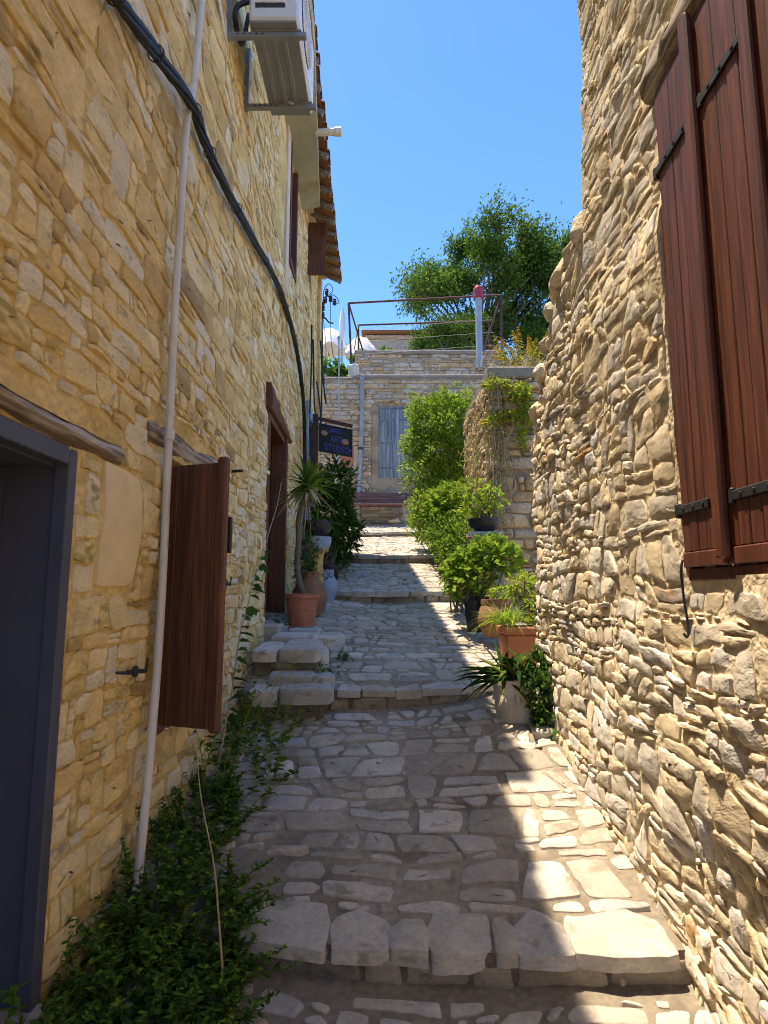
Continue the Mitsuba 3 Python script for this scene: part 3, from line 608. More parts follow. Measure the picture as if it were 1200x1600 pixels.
def board_right(s0, s1, z0, z1, o0, o1, b=.004):
    v, f = bx(s0, s1, z0, z1, o0, o1, b); return np.stack([xr(v[:, 0]) - v[:, 2], v[:, 0], v[:, 1]], -1), f[:, ::-1]
WR = part(RH, 'window', cat(board_right(2.455, 2.485, 1.60, 3.85, -.06, .005), board_right(1.3, 2.455, 3.80, 3.85, -.06, .01), board_right(1.3, 2.455, 1.585, 1.635, -.06, .012)), 'red_wood', label='tall window closed by red brown board shutters', uv=(.3, .5))
part(WR, 'lintel', rough_beam(1.25, 2.56, lambda s: (3.86, 4.02), -.1, .03, rng) if False else (lambda m: (np.column_stack([2 * 0 + xr(m[0][:, 1]) - (m[0][:, 0] - xl(m[0][:, 1])), m[0][:, 1], m[0][:, 2]]), m[1][:, ::-1]))(rough_beam(1.25, 2.56, lambda s: (3.86, 4.02), -.1, .035, rng)), 'old_wood', uv=(1.0, .6), smooth=45, label='grey timber lintel above the tall shutters')
for li, (a, b, lab) in enumerate(((2.125, 2.452, 'far leaf of the red brown shutters'), (1.755, 2.115, 'near leaf of the red brown shutters'), (1.385, 1.745, None))):
    SHR = part(WR, 'shutter', board_right(a, b, 1.64, 1.70, .004, .030), 'red_wood', label=lab, uv=(.5, .5))
    n = 5; w = (b - a) / n
    for k in range(n):
        part(WR, 'plank', board_right(a + k * w + .0015, a + (k + 1) * w - .0015, 1.702, 3.79, -.004, .024 + .0015 * (k % 2), .003), 'red_wood', uv=(rng.uniform(.25, .85), rng.random()))
part(WR, 'cover_strip', board_right(2.085, 2.15, 1.66, 3.86, .026, .060, .012), 'red_wood', uv=(.65, .2))
part(WR, 'cover_strip', board_right(1.725, 1.78, 1.66, 3.86, .026, .052, .012), 'red_wood', uv=(.6, .7))
def strap(y0, y1, z0, z1):
    return [cat(board_right(y0, y1, z0, z1, .026, .036, .003), board_right(y1 - .012, y1 + .012, z0 - .012, z1 + .012, .01, .038, .005))]
for (y0, y1, z0) in ((2.215, 2.475, 1.86), (2.165, 2.475, 3.42), (1.80, 2.06, 1.86), (1.80, 2.07, 3.42)):
    part(WR, 'strap_hinge', strap(y0, y1, z0, z0 + .036)[0], 'iron')
    for k in range(3): part(WR, 'bolt', board_right(y0 + .03 + k * .08, y0 + .045 + k * .08, z0 + .011, z0 + .025, .034, .041, .004), 'iron')
hk = spline([(1.225, 2.42, 1.67), (1.215, 2.42, 1.62), (1.22, 2.418, 1.50), (1.225, 2.41, 1.40), (1.215, 2.405, 1.36), (1.20, 2.40, 1.375)], 5)
part(WR, 'hook', tube(hk, .005, 6), 'iron', smooth=True)

# ---------------------------------------------------------------- ruined rubble wall that continues the house
GW = thing('ruined_wall', 'broken end of a rubble wall with rounded top stones beyond the right house', 'wall')
ztop = lambda s: np.interp(s, TOPY, TOPZ)
S = lines(3.47, 5.22, .03); tt = np.linspace(0, 1, 120); s, t = np.meshgrid(S, tt, indexing='ij')
zz = -.2 + t * (ztop(s) + .2); oo = right_disp(s, zz) - .006 - .10 * np.clip((t - .95) / .05, 0, 1) ** 2
v = right_map(s.ravel(), zz.ravel(), oo.ravel()).reshape(len(S), 120, 3)
k = np.linspace(0, 1, 9)[1:]; tv = v[:, -1:, :] + np.stack([0.5 * k, 0 * k, .05 * np.sin(k * 3)], -1)[None]; tv[..., 2] += .03 * n3(tv[..., 0] + 3, tv[..., 1], 8)
allv = np.concatenate([v, tv], 1); kk = np.linspace(0, 1, 10)[1:]
endv = allv[-1][None, :120] + np.stack([.5 * kk, 0.02 * np.sin(kk * 9), 0 * kk], -1)[:, None]; endv[..., 1] += .05 * n3(endv[..., 2], endv[..., 0], 7)
endv = np.concatenate([allv[-1][None, :120], endv], 0)
GWW = part(GW, 'core', cat((allv.reshape(-1, 3), grid_faces(len(S), 128)[:, ::-1]), (endv.reshape(-1, 3), grid_faces(10, 120)[:, ::-1])), 'right_mortar', smooth=True)
build_stones(GW, [g for g in lay if g.centroid.x >= 3.5], right_map, 'right_stone', rng, 0.013, 0.009, lambda q, r: r.uniform(.008, .020), 0.035, flip=True, facing=np.array([-1., 0, 0]), tone=right_tone, **rough_stone)
def boulder(c, r, rng, sub=3, k=1.7):
    m = trimesh.creation.icosphere(sub, 1.0); v = np.array(m.vertices); a = rng.uniform(0, 50)
    v0 = v.copy(); v = v * (0.72 + 0.6 * meshkit.fbm(v * k + a, 4))[:, None]
    for q in range(7):
        d = unit(rng, 1)[0]; h = v @ d; lim = rng.uniform(.62, .85); v = v - np.maximum(h - lim, 0)[:, None] * d * .85
    return move((v * np.asarray(r), np.array(m.faces)), c, rz=rng.uniform(-.5, .5), ry=rng.uniform(-.2, .2))
for (y, dz, r) in ((3.62, .0, (.13, .12, .16)), (3.82, .02, (.12, .14, .13)), (4.08, .04, (.15, .16, .20)), (4.38, .02, (.12, .15, .11)), (4.60, .0, (.13, .10, .10)), (4.82, .0, (.13, .12, .10)), (5.02, .0, (.12, .10, .12)), (5.17, .0, (.10, .08, .10)), (4.3, .10, (.10, .09, .05)), (5.18, -.3, (.07, .07, .10)), (5.2, -.7, (.07, .07, .09)), (5.2, -1.1, (.07, .06, .11))):
    part(GW, 'top_stone', boulder((float(xr(y)) + .05, y, float(ztop(y)) + dz), r, rng), 'right_stone', uv=(rng.uniform(.3, 1), rng.uniform(.1, .8)), smooth=50)

# ---------------------------------------------------------------- ruined pier with stacked sandstone, beside the path
PI = thing('stone_pier', 'tall sandstone pier with flat concrete cap and dry vines beside the potted plants', 'wall')
PX0, PX1, PY = 1.64, 3.0, 9.0
def pier_map(s, z, o): return np.stack([np.asarray(s), PY - np.asarray(o) + .03 * n3(s, z, 1.5), np.asarray(z)], -1)
def pside_map(s, z, o): return np.stack([PX0 - np.asarray(o) + .03 * n3(s, z, 1.5), np.asarray(s), np.asarray(z)], -1)
part(PI, 'core', bx(PX0 + .01, PX1, PY + .01, 11.5, .9, 4.86, .02), 'far_mortar')
pol = courses(PX0, PX1, .9, 4.85, .36, .165, rng, wave=.12, split=.22, slant=.15)
pol = [g for g in pol if not (1.98 < g.centroid.x < 2.2 and 3.9 < g.centroid.y < 4.15)]
build_stones(PI, pol, pier_map, 'far_stone', rng, .020, .018, lambda q, r: r.uniform(.02, .09), .08, facing=np.array([0, -1., 0]), tone=lambda r, q: (r.choice([r.uniform(.2, .75), r.uniform(.75, 1)]), r.uniform(0, .8)), tilt=.3, dome=.15, rough=.4, hidden=lambda c: c[0] > 2.45, most=170)
pol = courses(PY, 11.5, .9, 4.85, .30, .15, rng, wave=.2, split=.3)
build_stones(PI, pol, pside_map, 'far_stone', rng, .020, .02, lambda q, r: r.uniform(.02, .06), .1, flip=True, facing=np.array([-1., 0, 0]), tone=lambda r, q: (r.uniform(.1, .8), r.uniform(0, .8)), most=110, name='side_stone', rest='small_side_stone')
part(PI, 'cap', bx(PX0 + .0, PX1, PY - .06, 11.5, 4.87, 5.06, .03), 'concrete', label='flat stained concrete cap')
part(PI, 'ledge', bx(1.52, 1.95, PY - .16, PY - .02, 3.40, 3.50, .02), 'far_stone', uv=(.6, .2), label='thin sandstone slab sticking out of the pier')

# ---------------------------------------------------------------- far house at the head of the path
FH = thing('stone_house', 'low stone house at the top of the path with faded blue grey shutters', 'house')
FY = 17.3
def far_map(s, z, o): return np.stack([np.asarray(s), FY - np.asarray(o) + .05 * n3(s, z, .7), np.asarray(z)], -1)
HF = [(-.16, .97, 4.83, 7.06), (-1.30, -.92, 5.20, 5.78)]
S = lines(-2.4, 3.4, .08, *sum([[h[0], h[1]] for h in HF], [])); Z = lines(3.2, 8.0, .08, *sum([[h[2], h[3]] for h in HF], []))
FW = part(FH, 'wall', wall_sheet(S, Z, HF, far_map, lambda s, z: .03 * n3(s, z, 4, 3), .25), 'far_mortar', smooth=True)
surround = [sbox(-.38, 4.5, -.16, 7.1), sbox(.97, 4.5, 1.15, 7.1), sbox(-.2, 4.35, 1.1, 4.83), sbox(-1.5, 5.1, -.75, 5.85)]
pol = courses(-2.35, 3.3, 3.4, 7.88, .40, .125, rng, holes=[sbox(a - .02, c - .02, b + .02, d + .02) for a, b, c, d in HF] + surround, wave=.2, split=.25)
build_stones(FW, pol, far_map, 'far_stone', rng, .022, .02, lambda q, r: r.uniform(.01, .05), .14, facing=np.array([0, -1., 0]), tone=lambda r, q: (r.choice([r.uniform(.15, .7), r.uniform(.7, 1)]), r.uniform(0, .8)), tilt=.5, dome=.15, rough=.4,
             hidden=lambda c: c[0] > 1.4 or c[0] < -1.9)
for g in surround[:3]:
    x0, z0, x1, z1 = g.bounds; part(FH, 'plaster_surround', bx(x0 + .02, x1 - .01, FY - .02, FY + .05, z0 + .01, z1 - .01, .01), 'far_mortar')
SF = part(FH, 'window', cat(bx(-.16, -.11, FY + .02, FY + .1, 4.83, 7.06), bx(.92, .97, FY + .02, FY + .1, 4.83, 7.06), bx(-.11, .92, FY + .02, FY + .1, 7.0, 7.06)), 'grey_wood', label='window closed by weathered blue grey plank shutters', uv=(.3, .3))
for k in range(9):
    w = 1.03 / 9; a = -.11 + k * w
    part(SF, 'plank', bx(a + .004, a + w - .004, FY + .03, FY + .06 + .006 * (k % 2) + (0 if k < 4 else -.01), 4.85 + rng.uniform(0, .02), 6.99), 'grey_wood', uv=(rng.uniform(.2, 1), rng.random()))
for z in (5.15, 5.9, 6.6):
    part(SF, 'hinge', cat(bx(-.10, .32, FY + .012, FY + .03, z, z + .035), bx(.45, .91, FY + .012, FY + .03, z + .03, z + .065)), 'grey_wood', uv=(.05, .5))
part(FH, 'clay_panel', bx(-1.31, -.91, FY - .0, FY + .1, 5.19, 5.79, .01), 'terracotta', label='square rusty brown panel set in the wall')
for a, b in ((-1.48, -1.31), (-.91, -.76)): part(FH, 'panel_rim', bx(a, b, FY - .02, FY + .05, 5.12, 5.82), 'house_plaster')
part(FH, 'roof_edge', cat(bx(-2.4, -.95, FY - .03, FY + .35, 7.90, 7.97, .03), bx(-.95, 3.4, FY - .04, FY + .35, 7.93, 8.06, .03)), 'concrete')
part(FH, 'roof_slab', cat(bx(-2.4, 3.4, FY + .3, 24, 7.75, 7.93, .02), bx(-2.4, -2.2, FY + .1, 24, 3, 7.8), bx(3.2, 3.4, FY + .1, 24, 3, 7.8)), 'concrete')
def up_map(s, z, o): return np.stack([np.asarray(s), 19.0 - np.asarray(o), np.asarray(z)], -1)
part(FH, 'upper_wall', bx(-.98, 3.9, 19.005, 23, 7.9, 9.42, .02), 'far_mortar')
pol = courses(-.98, 3.8, 8.0, 9.42, .42, .12, rng, wave=.12, split=.2)
build_stones(FH, pol, up_map, 'far_stone', rng, .022, .02, lambda q, r: r.uniform(.01, .04), .14, facing=np.array([0, -1., 0]), tone=lambda r, q: (r.choice([r.uniform(0, .4), r.uniform(.7, 1)]), r.uniform(0, .8)), tilt=.5, dome=.15, rough=.4, name='upper_stone', rest='small_upper_stone', most=170)
part(FH, 'coping', bx(-1.0, 3.9, 18.95, 23, 9.42, 9.56, .03), 'concrete')

# ---------------------------------------------------------------- things on the left wall
rng = np.random.default_rng(41)
pp = [(-1.23, 3.53, 5.85), (-1.23, 3.41, 5.41), (-1.22, 3.30, 4.68), (-1.22, 3.21, 4.30), (-1.22, 3.18, 3.46), (-1.22, 3.17, 2.88), (-1.225, 3.19, 2.33), (-1.225, 3.20, 1.62), (-1.22, 3.17, 1.12), (-1.20, 3.06, .58), (-1.17, 2.92, .17)]
pp = np.array([(-1.25, 3.62, 6.4)] + pp) + [.03, 0, 0]
PIPE = single('drain_pipe', 'thin cream plastic pipe running down the left wall past the open shutter', 'pipe', tube(spline(pp, 6), .0215, 12), 'white_pvc', smooth=50)
for k, (y, z) in enumerate(((3.185, 2.40), (3.285, 4.62), (3.10, .66))):
    part(PIPE, 'collar', lathe([(.0205, -.03), (.0265, -.03), (.0265, .03), (.0205, .03)], 14, (-1.19 - .01 * (k == 1), y, z)), 'white_pvc')
cp = np.array([(-1.19, 1.7, 3.88), (-1.19, 2.03, 4.02), (-1.20, 2.28, 4.13), (-1.21, 2.71, 4.30), (-1.19, 3.21, 4.45), (-1.23, 3.61, 4.53), (-1.24, 4.21, 4.61), (-1.27, 5.30, 4.86), (-1.30, 6.60, 5.15), (-1.32, 7.81, 5.19), (-1.34, 8.61, 5.05), (-1.35, 9.25, 4.66), (-1.36, 9.61, 4.11), (-1.37, 9.8, 3.5)]) + [.03, 0, 0]
cc = spline(cp, 10); CB = thing('cable_bundle', 'thick black bundle of cables sagging along the left wall', 'cable')
for k in range(5):
    a = k * 2 * np.pi / 5; off = np.stack([.019 * np.cos(a + np.arange(len(cc)) * .16), .006 * np.sin(np.arange(len(cc)) * .5 + k), .024 * np.sin(a + np.arange(len(cc)) * .16)], 1)
    part(CB, 'cable', tube(cc + off + rng.normal(0, .0015, cc.shape), .0165 if k < 3 else .011, 7), 'black_cable', smooth=True)
for k in range(8, len(cc) - 4, 11):
    d = cc[k + 1] - cc[k]; d /= np.linalg.norm(d); a = np.cross(d, (1, 0, 0)); b = np.cross(d, a); t = np.linspace(0, 2 * np.pi, 15)
    part(CB, 'tie', tube(cc[k] + .043 * (np.cos(t)[:, None] * a + np.sin(t)[:, None] * b), .004, 5, False), 'black_plastic', smooth=True)
WL = thing('wire_loop', 'black wires hanging in loops at the far corner of the left house', 'cable')
for P in ([(-1.30, 10.3, 6.1), (-1.28, 10.35, 5.3), (-1.27, 10.4, 4.9), (-1.22, 10.5, 4.5), (-1.18, 10.6, 4.6), (-1.2, 10.62, 5.0), (-1.26, 10.6, 5.4)], [(-1.28, 9.9, 6.2), (-1.28, 9.95, 5.5), (-1.3, 10.0, 4.6)], [(-1.3, 11.5, 6.6), (-1.26, 11.6, 5.9), (-1.2, 11.8, 5.4), (-1.25, 12.0, 5.6), (-1.32, 12.2, 6.2)], [(-1.38, 12.4, 7.9), (-1.36, 12.4, 6.8), (-1.36, 12.4, 5.5), (-1.38, 12.4, 4.4)]):
    part(WL, 'wire', tube(spline(P, 8), .016, 6), 'black_cable', smooth=True)
IN = thing('insulator_bracket', 'black insulators and looped wires on a bracket beyond the tiled eave', 'bracket')
part(IN, 'arm', tube(spline([(-1.44, 12.6, 8.0), (-1.36, 12.6, 7.95), (-1.30, 12.6, 8.15), (-1.20, 12.6, 8.1)], 5), .018, 6), 'iron', smooth=True)
part(IN, 'arm', tube(spline([(-1.44, 12.6, 7.7), (-1.33, 12.6, 7.62), (-1.24, 12.6, 7.52), (-1.14, 12.6, 7.5)], 5), .018, 6), 'iron', smooth=True)
for c in ((-1.30, 12.6, 8.24), (-1.33, 12.6, 8.05), (-1.38, 12.6, 7.86), (-1.21, 12.6, 8.08), (-1.12, 12.6, 8.0), (-1.38, 12.6, 7.68)):
    part(IN, 'insulator', lathe([(.0, -.07), (.035, -.065), (.045, -.03), (.03, -.01), (.05, .015), (.03, .045), (.04, .065), (0, .07)], 10, c), 'iron')
part(IN, 'wire', tube(spline([(-1.38, 12.6, 7.95), (-1.36, 12.6, 8.3), (-1.25, 12.6, 8.44), (-1.16, 12.6, 8.3), (-1.24, 12.6, 8.18)], 8), .009, 5), 'black_cable', smooth=True)
part(IN, 'wire', tube(spline([(-1.22, 12.6, 8.2), (-1.08, 12.6, 8.12), (-1.02, 12.6, 7.98), (-1.12, 12.6, 7.96)], 8), .009, 5), 'black_cable', smooth=True)
part(IN, 'wire', tube(spline([(-1.21, 12.6, 8.0), (-1.2, 12.7, 7.2), (-1.16, 13.4, 6.9), (-1.25, 16.3, 8.2)], 8), .008, 5), 'black_cable', smooth=True)
part(IN, 'wire', tube(spline([(-1.4, 12.7, 7.8), (-1.32, 12.8, 7.0), (-1.36, 12.9, 6.2)], 8), .008, 5), 'black_cable', smooth=True)
single('corner_pipe', 'slim dark brown downpipe at the far corner of the left house', 'pipe', tube([(-1.44, 12.48, 8.3), (-1.44, 12.48, 6), (-1.45, 12.48, 4.6)], .035, 10), 'rust_brown', smooth=50)
ST = single('pipe_stub', 'short white pipe end sticking out below the eave', 'pipe', tube([(-1.0, 7.75, 8.12), (-.80, 7.75, 8.13), (-.72, 7.75, 8.13), (-.715, 7.75, 8.13), (-.62, 7.75, 8.135)], [.05, .05, .05, .062, .062], 14), 'white_pvc', smooth=40)
# shutter catch near the pipe and the catch on the far side
for (y, z, lab) in ((2.90, 1.16, 'small black iron shutter catch beside the cream pipe'), (4.62, 1.60, 'black iron shutter catch on the wall behind the open shutter')):
    CT = thing('shutter_catch', lab, 'catch')
    x0 = float(xl(y)) + .02
    part(CT, 'spike', tube([(x0 - .05, y, z), (x0 + .05, y, z)], .008, 8), 'iron', smooth=50)
    v, f = lathe([(0, -.012), (.02, -.012), (.028, -.004), (.028, .006), (.016, .012), (0, .012)], 12); part(CT, 'boss', (np.stack([v[:, 2] + x0 + .05, v[:, 0] + y, v[:, 1] + z], 1), f), 'iron')
    part(CT, 'arm', tube(spline([(x0 + .05, y - .02, z), (x0 + .055, y - .08, z + .004), (x0 + .05, y - .14, z + .012), (x0 + .045, y - .19, z + .02)], 4), np.linspace(.010, .006, 13), 8), 'iron', smooth=True)
    part(CT, 'tail', tube(spline([(x0 + .05, y + .02, z), (x0 + .055, y + .10, z - .012), (x0 + .05, y + .13, z - .01), (x0 + .06, y + .12, z + .05)], 4), np.linspace(.012, .005, 13), 8), 'iron', smooth=True)
# air conditioner
AC = thing('air_conditioner', 'white air conditioner on grey brackets high on the left wall', 'air conditioner')
ax0, ax1, ay0, ay1, az0, az1 = -1.08, -.68, 4.14, 5.10, 6.06, 6.72
part(AC, 'casing', bx(ax0, ax1, ay0, ay1, az0, az1, .02), 'ac_white')
part(AC, 'base', bx(ax0 + .005, ax1 - .02, ay0 + .01, ay1 - .01, az0 - .018, az0, .004), 'ac_grey')
for k in range(3): part(AC, 'base_rib', bx(ax0 + .06 + k * .09, ax0 + .10 + k * .09, ay0 + .08, ay1 - .12, az0 - .032, az0 - .017, .006), 'ac_grey')
part(AC, 'base_drain', lathe([(0, -.02), (.05, -.02), (.06, 0), (.06, .01)], 16, (ax0 + .2, ay1 - .14, az0 - .03)), 'ac_grey')
for k in range(7):
    z = az0 + .10 + k * .075
    part(AC, 'slot', bx(ax0 + .05, ax1 - .11, ay0 - .003, ay0 + .01, z, z + .048, .001), 'black_plastic')
    part(AC, 'louvre', bx(ax0 + .05, ax1 - .11, ay0 - .012, ay0 + .002, z + .040, z + .052, .002), 'ac_white')
yc, zc = 4.55, 6.39
t = np.linspace(0, 2 * np.pi, 41)
part(AC, 'fan_recess', (lambda m: (np.stack([m[0][:, 2] + ax1, m[0][:, 0] + yc, m[0][:, 1] + zc], 1), m[1]))(lathe([(0, .003), (.27, .003), (.275, .0)], 36)), 'black_plastic')
for r in np.arange(.03, .28, .022): part(AC, 'grille_ring', tube(np.stack([ax1 + .012 + 0 * t, yc + r * np.cos(t), zc + r * np.sin(t)], 1), .0045, 5, False), 'ac_white', smooth=True)
for a in np.arange(0, np.pi, np.pi / 6): part(AC, 'grille_bar', tube([(ax1 + .016, yc - .275 * math.cos(a), zc - .275 * math.sin(a)), (ax1 + .016, yc + .275 * math.cos(a), zc + .275 * math.sin(a))], .004, 5), 'ac_white', smooth=True)
for y in (4.24, 4.95):
    x0 = float(xl(y))
    BR = part(AC, 'bracket', cat(bx(x0 + .0, -.63, y - .022, y + .022, az0 - .075, az0 - .030, .004), bx(x0 + .0, x0 + .045, y - .022, y + .022, az0 - .09, az0 + .55, .004)), 'ac_grey', label=None)
    for k in range(5): part(BR, 'hole', bx(x0 + .10 + .05 * k, x0 + .12 + .05 * k, y - .024, y - .020, az0 - .058, az0 - .046, .001), 'black_plastic')
    part(BR, 'foot', bx(ax0 + .02, ax1 + .01, y - .03, y + .03, az0 - .031, az0 - .017, .003), 'ac_grey')
part(AC, 'hose', tube(spline([(ax0 + .05, 4.2, 6.3), (-1.17, 4.16, 6.2), (-1.2, 4.2, 6.1), (-1.22, 4.5, 6.2), (-1.2, 4.6, 6.6)], 6), .02, 8), 'black_cable', smooth=True)
# hanging sign
SG = thing('hanging_sign', 'dark painted studio sign with orange flowers hanging from a brown wooden arm', 'sign')
SY = 11.3
part(SG, 'post', bx(-1.42, -1.30, SY - .05, SY + .05, 3.92, 4.98, .008), 'rust_brown')
part(SG, 'arm', beam((-1.30, SY, 4.90), (-.62, SY, 4.74), .06, .065), 'rust_brown')
part(SG, 'brace', beam((-1.24, SY + .02, 3.1), (-1.24, SY + .02, 4.0), .07, .07, up=(0, 1, 0)), 'rust_brown')
sl = math.atan2(-.12, .62)
def sign(m, x, z, d): return move((np.stack([m[0][:, 0], -m[0][:, 2], m[0][:, 1]], 1), m[1]), (x, SY - d, z), ry=0)
def shear(m): v = np.array(m[0]); v[:, 2] += -.20 * (v[:, 0] + 1.27); return v, m[1]
BD = part(SG, 'board', shear(bx(-1.27, -.635, SY - .02, SY + .02, 4.25, 4.79, .006)), 'sign_black', label='black board lettered JARO ART STUDIO in blue')
part(SG, 'board_frame', cat(shear(bx(-1.28, -.625, SY - .028, SY + .028, 4.775, 4.80)), shear(bx(-1.28, -.625, SY - .028, SY + .028, 4.24, 4.265)), shear(bx(-1.285, -1.262, SY - .027, SY + .027, 4.24, 4.8)), shear(bx(-.645, -.62, SY - .027, SY + .027, 4.24, 4.8))), 'sign_black')
for txt, x, z, h in (('JARO', -1.10, 4.65, .095), ('ART', -1.06, 4.475, .12), ('STUDIO', -1.18, 4.29, .125)):
    m = meshkit.text_mesh(txt, h, .006, bold=True); part(BD, 'lettering', shear(sign((np.array(m.vertices) * [.74, 1, 1], np.array(m.faces)), x, z, .022)), 'sign_blue', label='painted word ' + txt, smooth=False)
for (x, z, r, pm_) in ((-1.17, 4.62, .06, 'sign_orange'), (-.76, 4.52, .065, 'sign_orange'), (-.675, 4.36, .02, 'petal')):
    for k in range(6):
        a = k * np.pi / 3; v, f = lathe([(0, .004), (r * .5, .003), (r * .52, 0)], 10)
        part(BD, 'flower', shear(sign((v * [1, .8, 1], f), x + r * .62 * math.cos(a), z + r * .62 * math.sin(a), .022 + .0006 * k)), pm_ if k % 3 else 'sign_lilac')
    v, f = lathe([(0, .006), (r * .3, .005), (r * .32, 0)], 10); part(BD, 'flower', shear(sign((v, f), x, z, .026)), 'yellow_paint')
for x in (-1.15, -.75): part(SG, 'hanger', tube([(x, SY, 4.88 - .235 * (x + 1.3)), (x, SY, 4.77 - .2 * (x + 1.27))], .008, 6), 'iron')
# mast, far drain pipe, railing, flue
MS = single('antenna_mast', 'thin grey mast rising in front of the far stone house', 'pole', tube([(-1.30, 16.9, 3.3), (-1.32, 16.9, 6.6), (-1.33, 16.9, 6.62), (-1.36, 16.9, 9.05)], [.018, .018, .026, .026], 9), 'zinc', smooth=50)
part(MS, 'cap', lathe([(0, .06), (.05, .05), (.05, -.02), (.036, -.03)], 10, (-1.36, 16.9, 9.05)), 'zinc')
DP = thing('drain_pipe', 'pale grey pipe down the front of the far house beside the bench', 'pipe')
part(DP, 'tube', tube(spline([(-.66, 17.22, 7.95), (-.67, 17.22, 6.8), (-.70, 17.2, 5.5), (-.76, 17.2, 4.4), (-.80, 17.17, 3.70)], 4), .062, 12), 'zinc', smooth=50)
for z in (7.9, 5.72, 4.5): part(DP, 'collar', lathe([(.06, -.04), (.075, -.04), (.075, .04), (.06, .04)], 14, (np.interp(z, [4.4, 5.5, 7.95], [-.76, -.70, -.66]), 17.21, z)), 'rust_brown' if z == 5.72 else 'zinc')
part(DP, 'foot_block', boulder((-.82, 17.15, 3.62), (.17, .13, .11), rng), 'far_stone', uv=(.7, .2))
RL = thing('roof_railing', 'rusty brown tube frame with thin wires on the far roof', 'railing')
r_ = .034
A, B_, C_, D_ = (-1.11, 17.45, 10.45), (3.68, 17.45, 10.72), (-.92, 20.0, 10.92), (3.75, 20.0, 11.08)
part(RL, 'top_rail', tube([A, B_], r_, 8), 'rust_brown', smooth=50); part(RL, 'back_rail', tube([C_, D_], r_, 8), 'rust_brown', smooth=50)
for a, b in ((A, (-1.00, 17.45, 8.25)), (B_, (3.66, 17.45, 8.0)), (C_, (-.90, 20.0, 9.5)), (D_, (3.75, 20, 9.5))): part(RL, 'post', tube([a, b], r_, 8), 'rust_brown', smooth=50)
part(RL, 'brace', tube([A, (-.72, 18.95, 9.55)], .028, 8), 'rust_brown', smooth=50); part(RL, 'brace', tube([C_, (-1.0, 18.9, 9.55)], .022, 8), 'rust_brown', smooth=50)
part(RL, 'brace', tube([B_, (3.1, 17.5, 8.9)], .03, 8), 'rust_brown', smooth=50)
for z in (.35, .8, 1.25): part(RL, 'wire', tube([(-1.05, 18.9, 10.4 - z + .2), (3.7, 18.9, 10.75 - z + .2)], .006, 5), 'zinc', smooth=True)
single('roof_block', 'small white block at the foot of the roof railing', 'block', cat(bx(-1.10, -.78, 17.36, 17.7, 7.99, 8.42, .03), bx(-1.02, -.9, 17.42, 17.55, 8.42, 8.47, .01)), 'white_pot')
FL = thing('flue_pipe', 'grey metal flue with a red cap on the far roof', 'chimney')
fx, fy = 2.83, 16.7
part(FL, 'tube', lathe([(.098, 7.95), (.098, 9.2), (.103, 9.2), (.103, 9.22), (.098, 9.22), (.098, 10.4)], 20, (fx, fy, 0)), 'zinc', smooth=40)
part(FL, 'cap', lathe([(.10, 10.22), (.15, 10.22), (.152, 10.30), (.138, 10.32), (.138, 10.40), (.152, 10.42), (.145, 10.51), (.11, 10.58), (0, 10.61)], 20, (fx, fy, 0)), 'red_plastic', smooth=40)
part(FL, 'bracket', bx(fx - .16, fx + .16, fy - .13, fy + .13, 8.0, 8.05), 'zinc')
# bench
BN = thing('bench', 'dark red brown slatted bench against the far house', 'bench')
bz = 3.48
for k in range(4):
    y = 16.42 + k * .11; part(BN, 'seat_slat', bx(-.98, .80, y, y + .09, bz + .43, bz + .465), 'bench_wood', uv=(rng.uniform(.3, .9), rng.random()))
for k in range(3):
    z = bz + .56 + k * .125; part(BN, 'back_slat', move(bx(-.95, .80, -.018, .018, -.05, .05), (0, 16.90 + k * .035, z), rx=-.25), 'bench_wood', uv=(rng.uniform(.3, .9), rng.random()))
for x in (-.78, .62):
    part(BN, 'leg', cat(bx(x - .09, x + .09, 16.45, 16.53, bz - .02, bz + .43), bx(x - .09, x + .09, 16.78, 16.86, bz - .02, bz + .43)), 'concrete')
    part(BN, 'back_post', beam((x, 16.84, bz + .40), (x, 17.0, bz + .88), .05, .04, up=(1, 0, 0)), 'bench_wood', uv=(.4, .4))
part(BN, 'seat_edge', bx(-1.02, .82, 16.39, 16.42, bz + .41, bz + .47), 'bench_wood', uv=(.8, .1))
# loose stones and side steps
for (c, r, lab, cat_, m) in (((1.22, 4.66, ground_z(1.22, 4.66) + .025), (.095, .08, .05), 'flat pale loose stone by the foot of the right wall', 'stone', 'path_stone'), ((1.05, 4.5, ground_z(1.05, 4.5) + .005), (.10, .07, .025), 'low brown loose stone in front of the white pot', 'stone', 'path_stone'),
                        ((1.16, 3.87, ground_z(1.16, 3.87) + .01), (.035, .03, .03), 'tiny pebble against the right wall base', 'stone', 'path_stone'), ((.995, 2.70, -.075), (.028, .024, .022), 'brown snail sized pebble under the first step', 'stone', 'far_stone'), ((.32, 16.6, 3.48), (.17, .12, .07), 'loose pale stone under the bench', 'stone', 'far_stone')):
    single('loose_stone', lab, cat_, boulder(c, r, rng), m, smooth=45, uv=(rng.uniform(.5, 1), .3))
SS = thing('side_steps', 'rough pale stone slabs stepping up to the brown door', 'steps')
